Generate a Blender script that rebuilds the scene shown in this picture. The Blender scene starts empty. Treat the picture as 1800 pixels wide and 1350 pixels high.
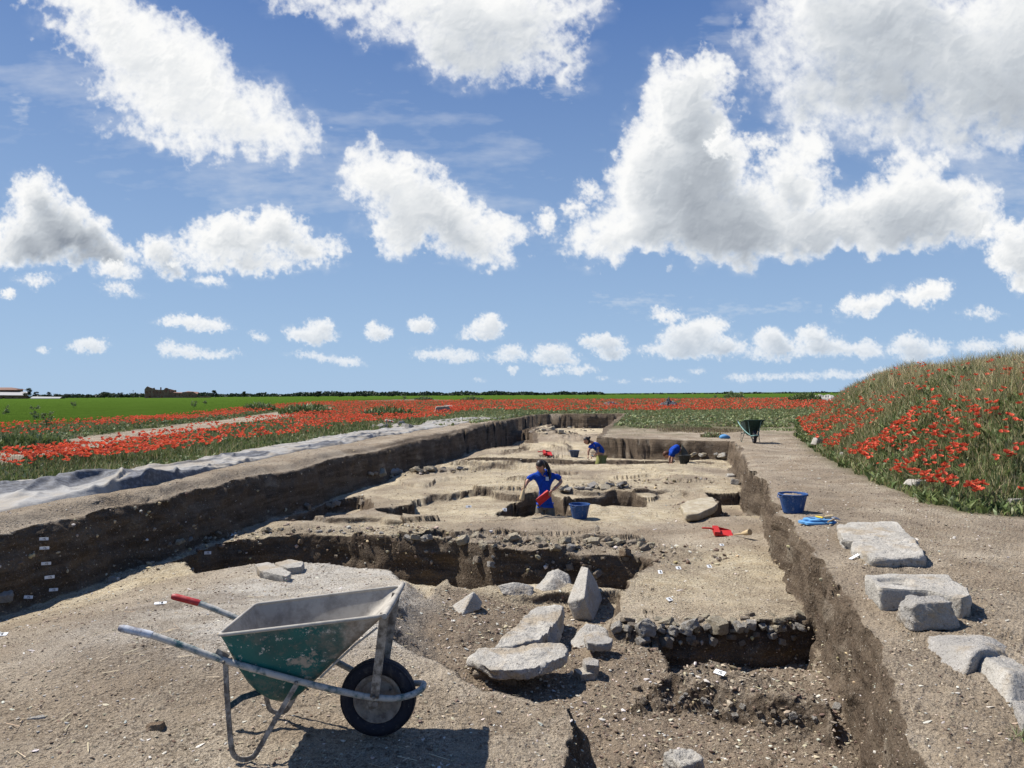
import bpy, bmesh, math, random
import numpy as np
from mathutils import Vector, Matrix, Euler

# ------------------------------------------------------------------ camera, light, sky
SC = bpy.context.scene
COL = SC.collection
CAM_H = 1.68
FPX = 1300.0                 # focal length in pixels of the 1800 px wide photograph
PITCH = math.radians(0.75)
ROLL = math.radians(0.35)
fwd = Vector((0, math.cos(PITCH), math.sin(PITCH)))
right = Vector((1, 0, 0)); upv = right.cross(fwd)
r2 = right*math.cos(ROLL)-upv*math.sin(ROLL); u2 = upv*math.cos(ROLL)+right*math.sin(ROLL)
cam_data = bpy.data.cameras.new('camera'); cam = bpy.data.objects.new('camera', cam_data); COL.objects.link(cam)
cam.matrix_world = Matrix((( r2.x, u2.x, -fwd.x, 0), (r2.y, u2.y, -fwd.y, 0), (r2.z, u2.z, -fwd.z, CAM_H), (0, 0, 0, 1)))
cam_data.sensor_width = 36; cam_data.lens = 36*FPX/1800; cam_data.clip_start = .05; cam_data.clip_end = 20000
SC.camera = cam
SUN_DIR = Vector((-1.0, .46, 1.50)).normalized()     # towards the sun: high, to the left, a little ahead
sd = bpy.data.lights.new('sun', 'SUN'); sd.energy = 4.8; sd.angle = math.radians(.55); sd.color = (1, .955, .88)
so = bpy.data.objects.new('sun', sd); COL.objects.link(so); so.rotation_euler = SUN_DIR.to_track_quat('Z', 'Y').to_euler(); so.location = (-30, 10, 50)
W = bpy.data.worlds.new('World'); SC.world = W; W.use_nodes = True
nt = W.node_tree; nt.nodes.clear()
sky = nt.nodes.new('ShaderNodeTexSky'); sky.sky_type = 'NISHITA'; sky.sun_disc = False
sky.sun_elevation = math.asin(SUN_DIR.z); sky.sun_rotation = math.atan2(SUN_DIR.x, SUN_DIR.y)
sky.altitude = 0; sky.air_density = 1.0; sky.dust_density = .35; sky.ozone_density = 3.2
bg = nt.nodes.new('ShaderNodeBackground'); bg.inputs[1].default_value = .069
wo = nt.nodes.new('ShaderNodeOutputWorld'); 
tcw = nt.nodes.new('ShaderNodeTexCoord'); sep = nt.nodes.new('ShaderNodeSeparateXYZ'); mrw = nt.nodes.new('ShaderNodeMapRange'); mrw.interpolation_type = 'SMOOTHSTEP'
mrw.inputs[1].default_value = -.02; mrw.inputs[2].default_value = .42; mrw.inputs[3].default_value = .92; mrw.inputs[4].default_value = .75
mxw = nt.nodes.new('ShaderNodeMix'); mxw.data_type = 'RGBA'        # clear blue air down to the horizon
grw = nt.nodes.new('ShaderNodeValToRGB'); grw.color_ramp.elements[0].color = (.41, .60, .85, 1); grw.color_ramp.elements[1].color = (.078, .185, .50, 1); grw.color_ramp.elements[1].position = .5
scw = nt.nodes.new('ShaderNodeMix'); scw.data_type = 'RGBA'; scw.blend_type = 'MULTIPLY'; scw.inputs[0].default_value = 1; scw.inputs[7].default_value = (8.8, 8.8, 8.8, 1)
nt.links.new(tcw.outputs['Generated'], sep.inputs[0]); nt.links.new(sep.outputs[2], mrw.inputs[0]); nt.links.new(sep.outputs[2], grw.inputs[0]); nt.links.new(grw.outputs[0], scw.inputs[6])
nt.links.new(mrw.outputs[0], mxw.inputs[0]); nt.links.new(sky.outputs[0], mxw.inputs[6]); nt.links.new(scw.outputs[2], mxw.inputs[7]); nt.links.new(mxw.outputs[2], bg.inputs[0]); nt.links.new(bg.outputs[0], wo.inputs[0])
SC.view_settings.view_transform = 'Standard'; SC.view_settings.look = 'None'; SC.view_settings.exposure = .62; SC.view_settings.gamma = 1
SC.view_settings.use_curve_mapping = False
SC.cycles.max_bounces = 5; SC.cycles.transparent_max_bounces = 8
random.seed(5); RNG = np.random.default_rng(5)

def W_(px, py, z=0.0):
    """the point at height z seen at photo pixel (px, py)"""
    a = (px-900)/FPX; b = -(py-675)/FPX
    d = fwd+r2*a+u2*b
    if d.z > -.0028: d.z = -.0028
    t = (z-CAM_H)/d.z
    return Vector((d.x*t, d.y*t, z))
def D_(px, py, y):
    """the point at distance y seen at photo pixel (px, py)"""
    a = (px-900)/FPX; b = -(py-675)/FPX
    d = fwd+r2*a+u2*b; t = y/d.y
    return Vector((d.x*t, y, CAM_H+d.z*t))
def _hash2(ix, iy, seed):
    h = (ix.astype(np.int64)*374761393 + iy.astype(np.int64)*668265263 + seed*974711) & 0xFFFFFFFF
    h = ((h ^ (h >> 13))*1274126177) & 0xFFFFFFFF
    h = (h ^ (h >> 16)) & 0xFFFFFFFF
    return h.astype(np.float32)*(1.0/4294967296.0)
def vnoise(x, y, seed=0):
    x = np.asarray(x, np.float32); y = np.asarray(y, np.float32)
    fx = np.floor(x); fy = np.floor(y); tx = x-fx; ty = y-fy
    ix = fx.astype(np.int32); iy = fy.astype(np.int32)
    tx = tx*tx*tx*(tx*(tx*6-15)+10); ty = ty*ty*ty*(ty*(ty*6-15)+10)
    a = _hash2(ix, iy, seed); b = _hash2(ix+1, iy, seed); c = _hash2(ix, iy+1, seed); d = _hash2(ix+1, iy+1, seed)
    return ((a+(b-a)*tx)+((c+(d-c)*tx)-(a+(b-a)*tx))*ty)*2-1
def fbm(x, y, oct=4, seed=0, gain=.5, lac=2.03):
    s = 0; a = 1.0; n = 0
    for i in range(oct):
        s = s+a*vnoise(x, y, seed+i*17); n += a
        x, y = (x*.8-y*.6)*lac+3.1, (x*.6+y*.8)*lac-1.7; a *= gain
    return s/n
def billow(x, y, oct=4, seed=0, gain=.5):
    s = 0; a = 1.0; n = 0
    for i in range(oct):
        s = s+a*(1.1-2*np.sqrt(vnoise(x, y, seed+i*13)**2+.03)); n += a
        x, y = (x*.8-y*.6)*2.05+5.1, (x*.6+y*.8)*2.05-2.3; a *= gain
    return s/n
def sstep(a, b, x):
    t = np.clip((x-a)/(b-a), 0, 1); return t*t*(3-2*t)
# every cloud: (grain px, softness, greyness, [ellipses cx,cy,rx,ry,rot deg])
CLOUDS = [
 (70,.34,.20,[(200,30,150,60,20),(290,110,190,75,28),(400,190,130,55,25),(300,170,130,60,15),(130,-20,130,60,25),(480,235,55,22,20),(330,240,110,25,5)]),
 (90,1.5,.0,[(130,170,190,22,8),(440,285,120,20,5),(450,318,60,16,5),(40,140,90,16,-10)]),
 (70,.40,.42,[(840,20,170,75,0),(800,85,120,50,15),(900,80,110,48,0),(990,115,40,28,30),(985,15,60,40,10),(570,5,75,26,10),(740,10,90,50,0)]),
 (44,.30,.85,[(62,350,52,46,0),(110,405,95,52,18),(60,420,110,48,0),(175,450,60,32,15),(30,450,60,30,0)]),
 (30,.45,.5,[(280,440,50,30,0),(300,470,30,22,0),(370,490,26,14,0)]),
 (40,.30,.5,[(400,425,85,42,0),(480,410,70,45,0),(545,435,50,28,0),(430,395,50,25,0),(430,460,110,20,0)]),
 (50,.30,.40,[(680,325,75,52,10),(725,295,40,30,0),(770,380,100,62,20),(830,430,75,42,15),(700,400,70,48,0),(630,300,25,28,0),(650,255,10,24,10),(870,405,38,30,0)]),
 (62,.26,.62,[(1205,200,80,95,0),(1200,300,125,110,0),(1130,400,120,60,-12),(1060,420,70,30,0),(1300,390,180,75,0),(1420,260,45,40,-20),(1395,320,50,55,10),(1480,400,190,62,0),(1600,370,120,75,0),(1600,290,30,35,0),(1660,340,70,40,0),(1700,400,70,45,0),(1240,140,50,42,0),(1170,150,35,42,0)]),
 (95,.55,.62,[(1600,100,270,130,0),(1520,30,200,120,0),(1750,150,200,110,0),(1420,160,90,60,0),(1700,230,150,40,0),(1900,60,220,180,0),(1600,220,120,30,0)]),
 (60,1.6,.0,[(1700,290,150,45,10),(1500,230,140,30,0),(1300,90,60,30,20),(1790,330,80,30,0)]),
 (30,.30,.4,[(1790,450,55,45,0),(1795,495,30,20,0),(1770,405,40,22,0)]),
 (24,.32,.35,[(1520,535,55,20,-15),(1630,515,48,24,-10),(1590,520,20,12,0)]),
 (20,.6,.3,[(1725,552,34,11,-5)]),
 (16,.30,.3,[(340,568,50,14,3),(300,568,25,9,0),(375,575,30,12,0)]),
 (16,.30,.3,[(330,618,45,12,5),(300,612,20,13,0),(375,622,40,8,0)]),
 (14,.34,.3,[(155,608,36,14,0),(165,603,18,12,0)]),(10,.34,.3,[(73,615,11,7,0)]),(10,.4,.2,[(15,515,14,10,0)]),
 (16,.30,.35,[(548,588,44,20,0),(565,575,25,15,0),(520,582,20,10,0)]),
 (12,.6,.2,[(560,628,50,8,8),(455,592,16,9,20)]),(12,.34,.3,[(610,636,30,9,5)]),
 (12,.34,.3,[(665,585,24,15,0),(655,572,10,8,0)]),(12,.32,.3,[(742,572,25,15,0),(740,580,15,8,0)]),
 (16,.30,.35,[(858,572,32,20,0),(845,587,38,13,0),(860,560,18,12,0)]),
 (14,.30,.3,[(770,622,44,11,2),(800,627,50,11,0)]),(14,.30,.35,[(900,620,26,12,0),(890,630,30,8,0)]),
 (16,.28,.4,[(972,618,30,18,0),(985,630,38,12,0),(950,628,20,12,0)]),
 (14,.30,.4,[(1065,602,36,16,0),(1040,597,22,11,0),(1075,620,30,13,0)]),
 (12,.30,.3,[(1018,650,30,8,0),(968,655,14,6,0),(900,650,8,8,0)]),
 (18,.30,.4,[(1175,555,30,13,10),(1250,570,35,18,0)]),
 (20,.28,.45,[(1215,595,60,30,0),(1190,615,70,17,0),(1270,612,50,19,0),(1225,578,28,18,0)]),
 (20,.28,.45,[(1355,600,36,25,0),(1360,620,45,14,0),(1385,612,22,15,0)]),
 (20,.28,.45,[(1430,590,28,22,0),(1440,610,42,20,0),(1505,615,45,16,0),(1470,612,40,16,0),(1530,610,20,12,0)]),
 (18,.30,.45,[(1600,605,36,20,0),(1610,620,50,16,0),(1650,612,25,14,0)]),
 (16,.5,.3,[(1720,610,40,14,0),(1800,600,40,20,0)]),
 (12,.36,.3,[(1300,664,22,6,0),(1350,663,35,6,0),(1410,662,30,6,0),(1470,658,35,8,0),(1520,660,35,7,0),(1560,655,22,7,0)]),
 (10,.5,.2,[(1095,670,10,4,0),(1140,668,10,4,0),(1060,664,8,4,0),(1180,668,20,4,0),(840,668,10,4,0),(1225,652,14,5,0)]),
 (26,.6,.2,[(960,390,22,26,0),(1035,335,25,18,20),(1010,370,18,22,0)]),
 (20,.8,.1,[(1110,527,40,6,0),(1320,545,100,6,-3),(40,190,10,22,0),(990,155,28,14,0)]),
 (20,.5,.3,[(65,492,32,12,0),(210,508,30,10,10),(205,475,40,18,10)]),
 (26,.7,.2,[(1270,250,30,30,0),(1330,250,40,20,0),(1250,120,20,30,0)]),
 (90,2.2,.0,[(750,230,90,14,10),(550,250,90,18,10),(600,330,60,12,0),(880,360,70,14,5)]),
 # beyond the frame, so the sky goes on to both sides
 (60,.3,.5,[(-250,300,120,60,0),(-180,340,110,45,0)]),(20,.3,.4,[(-150,600,70,20,0),(-300,560,60,22,0)]),
 (60,.3,.5,[(2100,400,140,60,0),(2200,350,100,60,0)]),(20,.3,.4,[(1950,610,80,20,0),(2150,590,60,22,0)]),
 (80,.35,.4,[(-300,60,160,80,20),(-420,120,140,60,0)]),(80,.35,.4,[(2300,80,200,90,0)]),
]
def cloud_layer(X, Y, step):
    """X,Y 2-D regular arrays of sky directions in tangent units (1 unit = 1 photo px); step = px per cell. -> rgb, alpha"""
    Hh, Ww = X.shape
    lum = np.zeros_like(X); cov = np.zeros_like(X)
    x0, y0 = X[0, 0], Y[0, 0]
    for k, (g, soft, grey, ell) in enumerate(CLOUDS):
        m = g*1.3
        if g < 24: soft = soft*1.5
        ex = [e[0]-max(e[2], e[3]) for e in ell]; ex2 = [e[0]+max(e[2], e[3]) for e in ell]
        ey = [e[1]-max(e[3], e[2]*.6) for e in ell]; ey2 = [e[1]+max(e[3], e[2]*.6) for e in ell]
        i0 = max(0, int((min(ex)-m-x0)/step)); i1 = min(Ww, int((max(ex2)+m-x0)/step))
        j0 = max(0, int((min(ey)-m-y0)/step)); j1 = min(Hh, int((max(ey2)+m-y0)/step))
        if i1-i0 < 3 or j1-j0 < 3: continue
        x = X[j0:j1, i0:i1]; y = Y[j0:j1, i0:i1]
        q = g
        wx = x+fbm(x/q, y/q, 4, 11+k*5)*g*.55+fbm(x/q*3, y/q*3, 4, 61+k)*g*.22; wy = y+fbm(x/q, y/q, 4, 31+k*5)*g*.5+fbm(x/q*3, y/q*3, 4, 71+k)*g*.22
        S = np.full(x.shape, -9., np.float32)
        for (cx, cy, rx, ry, rot) in ell:
            a = math.radians(rot); dx = wx-cx; dy = wy-cy
            u = (dx*math.cos(a)+dy*math.sin(a))/rx; v = (-dx*math.sin(a)+dy*math.cos(a))/ry
            v = np.where(v > 0, v*1.12, v)
            s = (1-np.sqrt(u*u+v*v))*min(rx, ry)/g
            S = np.maximum(S, s)+.12*np.exp(-np.abs(S-s)*5)
        b = billow(wx/q*1.6, wy/q*1.6, 5, 7+k, .55)
        f = fbm(x/q*5, y/q*5, 5, 90+k, .62)
        hi = soft > 1
        D = S+b*(.20 if not hi else .1)+f*(.16+.30*min(soft, 1)) + .05
        if hi:
            st = fbm(x/q*.9, y/q*3.5, 5, 40+k, .6)
            al = np.clip((S+.25+st*.8)*.32, 0, .34)
            L = np.full_like(al, .93)
        else:
            al = 1-np.exp(-np.clip(D, 0, None)**1.5*(2.3/soft)*(1+.28*f))
            veil = np.clip(S+.30+.55*fbm(x/q*.8, y/q*2.2, 4, 140+k, .6), 0, 1)*.30*np.clip(1.1+f, 0, 1)      # thin torn vapour round the edge
            al = 1-(1-al)*(1-veil*sstep(-.5, .1, S))
            bs = billow(wx/q*1.1, wy/q*1.1, 3, 7+k, .38)
            dens = np.clip(S+.2*bs, 0, 1.1)
            acc = np.zeros_like(dens)      # light comes from the upper left
            for t, w in ((.10, .5), (.25, .8), (.5, 1.), (.9, 1.2), (1.4, 1.2), (2.0, 1.1)):
                sx = int(round(-t*g*.50/step)); sy = int(round(-t*g*.85/step))
                sh = np.zeros_like(dens)
                ys = max(0, -sy); xs = max(0, -sx)
                if ys >= dens.shape[0] or xs >= dens.shape[1]: continue
                sh[ys:, xs:] = dens[:dens.shape[0]-ys, :dens.shape[1]-xs]
                acc += sh*w
            bs = billow(wx/q*1.1, wy/q*1.1, 3, 7+k, .38); bf = fbm(wx/q*2.0, wy/q*2.0, 2, 57+k, .4)
            gy, gx = np.gradient(S*.6+.30*bs+.10*bf)
            rel = (gx*.5+gy*.86)*g/step
            rel = np.tanh(rel*.8)
            sm = 1-np.exp(-acc*.36)
            L = 1.05 - grey*.62*sm*sstep(.1, .9, dens+.3*sm) + .045*rel*(1-.3*sm) + .004*f + .03*bs - .04*sm
            L = L - .22*grey*fbm(x/q*.8, y/q*.8, 3, 5+k)*sm
        # over
        c0 = cov[j0:j1, i0:i1]; l0 = lum[j0:j1, i0:i1]
        ca = al+c0*(1-al)
        lum[j0:j1, i0:i1] = np.where(ca > 1e-4, (L*al+l0*c0*(1-al))/np.maximum(ca, 1e-4), L)
        cov[j0:j1, i0:i1] = ca
    return lum, cov
# ------------------------------------------------------------------ the lie of the land
def poly(pts, z):
    out = []
    for p in pts:
        if len(p) == 3 and p[2] == 'w': out.append((p[0], p[1]))        # already in metres
        else: v = W_(p[0], p[1], z if len(p) == 2 else p[2]); out.append((v.x, v.y))
    return np.array(out, np.float32)
def sdf(P, x, y, far=1.5):
    """signed distance to a polygon, positive inside"""
    m = (x > P[:, 0].min()-far) & (x < P[:, 0].max()+far) & (y > P[:, 1].min()-far) & (y < P[:, 1].max()+far)
    out = np.full(x.shape, -far, np.float32)
    if not m.any(): return out
    X = x[m]; Y = y[m]; d2 = np.full(X.shape, 1e9, np.float32); ins = np.zeros(X.shape, bool)
    n = len(P)
    for i in range(n):
        ax, ay = P[i]; bx, by = P[(i+1) % n]; ex = bx-ax; ey = by-ay
        t = np.clip(((X-ax)*ex+(Y-ay)*ey)/max(ex*ex+ey*ey, 1e-9), 0, 1)
        d2 = np.minimum(d2, (X-ax-t*ex)**2+(Y-ay-t*ey)**2)
        c = ((ay > Y) != (by > Y)) & (X < (bx-ax)*(Y-ay)/(ey if abs(ey) > 1e-9 else 1e-9)+ax)
        ins ^= c
    out[m] = np.where(ins, 1, -1)*np.sqrt(d2)
    return out
BANK = .12; FL = -.5
P_TRENCH = poly([(-9.2, -3, 'w'), (-8.0, 3.0, 'w'), (0, 917, .28), (240, 870, .28), (500, 814, .28), (700, 776, .28), (800, 758, .26), (870, 743, .2), (935, 730), (965, 727), (1095, 727),
                 (1062, 750), (1052, 768), (1120, 770), (1286, 774), (1302, 800), (1330, 830), (1366, 885), (1372, 905), (1418, 950), (1458, 1000), (1498, 1060),
                 (1538, 1110), (1568, 1170), (1600, 1230), (1598, 1290), (1640, 1350), (1.2, .8, 'w'), (.9, -3, 'w')], BANK)
P_PLAT = poly([(-7.6, -2, 'w'), (-7.0, 4.2, 'w'), (-40, 1115, -.25), (100, 1045, -.3), (210, 1012, -.35), (330, 992, -.35), (450, 985, -.34), (560, 984, -.34), (700, 996, -.34), (770, 1022, -.34), (795, 1050, -.33), (772, 1105, -.2),
               (800, 1160, -.08), (860, 1203, 0), (1060, 1206, 0), (1084, 1218, 0), (1096, 1252, 0), (1106, 1310, 0), (1112, 1350, 0), (1128, 1480, 0), (.60, .5, 'w'), (.60, -2, 'w')], 0)
P_LOW = poly([(770, 1020), (800, 1040), (860, 1042), (960, 1042), (1060, 1042), (1090, 1040), (1084, 1070), (1078, 1096), (1150, 1103), (1250, 1100), (1330, 1092), (1400, 1088), (1560, 1092),
              (4, 3, 'w'), (2.5, -2, 'w'), (-.6, -2, 'w'), (-.6, 4, 'w'), (-1.2, 5.5, 'w')], -.48)
P_HOLE = poly([(1145, 1106), (1250, 1103), (1330, 1098), (1428, 1094), (1425, 1150), (1330, 1150), (1280, 1168), (1180, 1160)], -.50)
P_RIDGE = poly([(1095, 1222), (1150, 1192), (1210, 1178), (1290, 1182), (1350, 1195), (1420, 1220), (1490, 1262), (1475, 1283), (1430, 1278), (1370, 1262), (1290, 1246), (1200, 1236), (1150, 1228)], -.52)
P_P1 = poly([(286, 978), (310, 962), (345, 950), (380, 940), (440, 935), (520, 931), (600, 934), (680, 941), (740, 950), (800, 952), (860, 962), (950, 966), (1040, 966), (1130, 966), (1158, 978),
             (1118, 1006), (1092, 1044), (1030, 1052, -.62), (960, 1050, -.62), (860, 1053, -.62), (808, 1046, -.5), (770, 1022, -.38), (700, 997, -.36), (620, 987, -.36), (540, 985, -.36), (450, 987, -.36), (350, 997, -.38)], FL)
P_LEDGE = poly([(740, 940), (850, 947), (950, 952), (1060, 950), (1160, 955), (1165, 985), (1120, 990), (1000, 985), (880, 978), (780, 965)], FL)
P_NOTCH = poly([(745, 930), (785, 930), (798, 944), (770, 951), (748, 947)], FL)
P_P2 = poly([(484, 905), (512, 890), (545, 876), (575, 866), (640, 862), (648, 870), (655, 880), (650, 892), (625, 898), (600, 905), (550, 908)], FL)
P_P2B = poly([(556, 900), (556, 885), (580, 878), (596, 888), (600, 905), (575, 908)], FL)
P_T3 = poly([(652, 892), (690, 890), (722, 884), (733, 873), (752, 862), (790, 860), (820, 855), (850, 854), (890, 862), (930, 864), (985, 868), (992, 884), (1004, 904), (940, 905), (890, 911), (800, 915), (720, 909), (690, 904), (660, 898)], FL)
P_SQ = poly([(692, 888), (724, 886), (723, 906), (694, 904)], FL)
P_P4 = poly([(873, 897), (890, 882), (925, 872), (960, 872), (1000, 885), (1000, 900), (975, 903), (935, 901), (900, 899)], FL-.15)
P_P5 = poly([(984, 884), (1010, 877), (1040, 871), (1080, 868), (1115, 870), (1138, 880), (1136, 890), (1080, 889), (1060, 893), (1030, 892), (1000, 897)], FL-.05)
P_P6 = poly([(1248, 867), (1320, 865), (1350, 890), (1345, 905), (1300, 907), (1215, 907), (1232, 898), (1262, 888)], FL)
P_CH = poly([(760, 804), (900, 806), (1000, 808), (1180, 810), (1250, 811), (1250, 814), (1180, 815), (1000, 814), (900, 811), (760, 809)], FL)
P_P8 = poly([(835, 771), (880, 760), (915, 753), (932, 753), (938, 775), (835, 777)], FL+.1)
P_P9 = poly([(968, 730), (1090, 728), (1060, 748), (975, 746)], 0)
P_P10 = poly([(995, 770), (1052, 771), (1300, 772), (1300, 806), (1180, 808), (1050, 806), (1000, 800)], FL)
P_MOUND = poly([(1405, 762), (1420, 778), (1450, 800), (1500, 826), (1560, 852), (1640, 876), (1700, 890), (1800, 898), (12, 8.6, 'w'), (40, 9, 'w'), (60, 60, 'w'), (26, 50, 'w'), (15, 38, 'w')], BANK)
P_VEG = poly([(1395, 745), (1405, 772), (1440, 800), (1500, 828), (1560, 856), (1640, 884), (1700, 900), (1900, 912), (40, 6, 'w'), (70, 60, 'w'), (26, 60, 'w'), (15, 40, 'w')], BANK)
# the green strip between the tarp and the track, and the verge beyond the track
P_STRIP = poly([(-400, 1000), (-40, 868), (110, 842), (250, 820), (330, 814), (450, 788), (560, 768), (650, 754), (740, 744), (790, 735), (800, 722), (760, 706), (560, 716), (430, 742), (330, 758), (180, 788), (0, 826), (-300, 880)], BANK)
P_TRACK = poly([(-500, 925), (-200, 866), (0, 828), (150, 800), (300, 773), (400, 754), (470, 740), (560, 723), (585, 717), (545, 716), (440, 731), (330, 750), (200, 769), (0, 796), (-250, 832), (-550, 870)], BANK)
P_CROP = poly([(-900, 870), (-400, 810), (-100, 778), (60, 760), (200, 748), (330, 735), (440, 720), (560, 710), (650, 705), (740, 702), (-8, 150, 'w'), (60, 190, 'w'), (300, 210, 'w'),
               (4000, 260, 'w'), (4000, 4000, 'w'), (-4000, 4000, 'w'), (-4000, 20, 'w')], 0)
def plateau_z(x, y):
    z = -.36*sstep(4.6, 8.8, y)
    return z-.34*sstep(-2.6, -6.0, x)*sstep(2.0, 6, y)
def land(x, y, fine=True):
    """height and surface masks at (x, y): arrays in metres"""
    x = np.asarray(x, np.float32); y = np.asarray(y, np.float32)
    k = np.clip(6/np.maximum(y, 1), .0, 1)              # small edge wobble fades with distance
    ks = sstep(20, 9, y)*.85+.15; ka = .05+.11*sstep(5, 12, y)
    wx = x+fbm(x*.9, y*.9, 3, 3)*ka+(fbm(x*5, y*5, 3, 5)*.025+fbm(x*2.3, y*2.3, 2, 6)*.06)*ks; wy = y+fbm(x*.9, y*.9, 3, 8)*ka+(fbm(x*5, y*5, 3, 9)*.025+fbm(x*2.3, y*2.3, 2, 7)*.06)*ks
    big = fbm(x*.45, y*.45, 4, 21)
    mid = fbm(x*2.1, y*2.1, 2, 23)
    bank = BANK+big*.05+mid*.015+.16*sstep(-1.5, -4, x-.19*(y-9))*sstep(50, 35, y)
    s = sdf(P_MOUND, wx, wy, 12)
    p = np.clip(s, 0, None)
    mound = 2.0*(1-np.exp(-(p/1.75)**1.7))
    bank = bank+mound+fbm(x*.5, y*.5, 3, 41)*.45*sstep(.5, 3, p)
    bank = bank+.10*sstep(60, 130, y)
    # floor of the excavation
    f = FL+big*.06+mid*.018-.22*sstep(1.6, 0, sdf(P_TRENCH, x, y, 3))*sstep(-1, -3, x-.19*(y-9))
    ochre = sstep(-.28, .35, fbm(x*.5+3, y*.35, 3, 77)+.12)*sstep(6.5, 9, y)*.85
    rub = np.zeros_like(x); pale = np.zeros_like(x); 
    def carve(f, P, lev, w, amt=1.0):
        s = sdf(P, wx, wy, 1.5); m = sstep(0, w, s)*amt
        return f*(1-m)+lev*m, m, s
    pl = plateau_z(x, y)+big*.03+mid*.012
    # shallow scraped steps over the whole floor
    t1 = fbm(x*.22+1.3, y*.42, 3, 601); t2 = fbm(x*.3-2, y*.30, 3, 603)
    okk = sstep(8.5, 10, y)*sstep(.5, 1.6, sdf(P_TRENCH, x, y, 3))*(1-np.exp(-((x-1.25)/1.3)**2-((y-13.2)/1.4)**2))
    f = f-okk*(.09*sstep(.06, .085, t1+fbm(x*1.5, y*1.5, 2, 604)*.03)+.07*sstep(.0, .022, t2+fbm(x*1.5, y*1.5, 2, 605)*.03)-.07)
    f, mT3, _ = carve(f, P_T3, FL-.24+mid*.02, .06)
    f, m2, _ = carve(f, P_P2, FL-.42+mid*.05, .07); f, _, _ = carve(f, P_P2B, FL-.5, .1); f, _, _ = carve(f, P_SQ, FL-.42, .04)
    f, _, _ = carve(f, P_P5, FL-.55, .08); f, _, _ = carve(f, P_P6, FL-.26, .08)
    f, _, _ = carve(f, P_P4, FL-.62, .05)
    f, _, _ = carve(f, P_P10, FL-.10, .3); f, _, _ = carve(f, P_CH, FL-.28, .07)
    f, _, _ = carve(f, P_P8, FL-.75, .06); f, _, _ = carve(f, P_P9, FL-.5, .1)
    # rubble belts
    s1 = sdf(P_P1, wx, wy, 1.5)
    rub = np.maximum(rub, np.exp(-((s1+.45)/.5)**2)*sstep(8.9, 10.2, y))
    f = f+rub*(billow(x*3.2, y*3.2, 3, 50)*.05+billow(x*8, y*8, 2, 51)*.02)
    for (px, py, sx, sy, a) in ((725, 828, 1.7, .55, .09), (1065, 860, 1.4, .35, .07), (960, 757, 3, 2.2, .16), (1010, 762, 3, 2, .1), (620, 812, 2, 1, .04), (1230, 885, .6, .5, .06), (1160, 850, 1.5, .6, .03)):
        c = W_(px, py, FL); g = np.exp(-((x-c.x)/sx)**2-((y-c.y)/sy)**2)
        f = f+g*(a+billow(x*3, y*3, 3, 52)*a*.8); rub = np.maximum(rub, g*.9)
    #f, _, sL = carve(f, P_LEDGE, FL-.20+mid*.05+billow(x*4, y*4, 3, 53)*.05, .16)
    f, _, _ = carve(f, P_NOTCH, FL-.3, .06)
    pit = -1.45+mid*.05
    f, mP1, sP1 = carve(f, P_P1, pit, .16)
    low = -.62+.2*sstep(.5, -.9, x)*sstep(5, 6, y)+big*.05+mid*.03
    f, mL, sLow = carve(f, P_LOW, low, .10)
    f, _, _ = carve(f, P_HOLE, -.86, .10)
    sR = sdf(P_RIDGE, wx+fbm(x*4, y*4, 3, 91)*.1, wy+fbm(x*4, y*4, 3, 92)*.1, 1.5); mR = sstep(-.03, .16, sR)*sstep(2.4, 2.1, x)
    f = f+mR*(.17+billow(x*5, y*5, 3, 55)*.04); rub = np.maximum(rub, sstep(-.12, .05, sR))
    sPl = sdf(P_PLAT, wx, wy, 1.5)
    zn = sstep(4.7, 4.35, y)*sstep(-.1, .25, x)
    ws = .09+.20*(1+.5*fbm(x*5, y*5, 3, 95))*zn+.55*sstep(4.4, 5.6, y)*sstep(-1.6, -.8, x)+.12*sstep(-3, -5, x)
    m = sstep(0, 1, sPl/ws)*(1-zn)+np.clip(sPl/ws, 0, 1)*zn
    f = f*(1-m)+pl*m
    plm = m
    pale = np.maximum(pale, m*sstep(4.3, 5.7, y)*sstep(-3.9, -2.4, x)*(1.0+.6*fbm(x*1.5, y*1.5, 3, 33)))
    ochre = np.where(m > .5, ochre*.15, ochre)
    lowm = sstep(0, .3, sLow)*(1-m)
    ochre = ochre*(1-lowm)
    c1 = W_(1250, 1010, FL); ochre = np.maximum(ochre, np.exp(-((x-c1.x)/1.3)**2-((y-c1.y)/1.6)**2)*(.8+.5*fbm(x*1.3, y*2, 3, 35)))
    for (px, py, sx, sy) in ((900, 838, 2.2, 1.5), (960, 785, 2.4, 2.0), (1270, 985, 1, .8), (800, 880, 1.6, .7), (1230, 790, 2, .8), (560, 850, 1.4, .8)):
        c = W_(px, py, FL); ochre = np.maximum(ochre, np.exp(-((x-c.x)/sx)**2-((y-c.y)/sy)**2)*.95*(1-lowm))
    st = sdf(P_TRENCH, wx, wy, 3)
    wall = .14-.07*sstep(16, 22, y)+.16*sstep(1, -2, x)*sstep(4, 8, y)
    # a rounded shoulder, then the cut
    bank = bank-.10*sstep(-.35, .0, st)*sstep(1, -2, x)-.03*sstep(-.25, 0, st)
    t = sstep(0, 1, st/wall)
    wz = t*(1-t)*4
    z = bank*(1-t)+f*t
    mm = t
    z = z+wz*fbm(y*5, y*2, 2, 61)*.03*sstep(14, 8, y)
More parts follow.
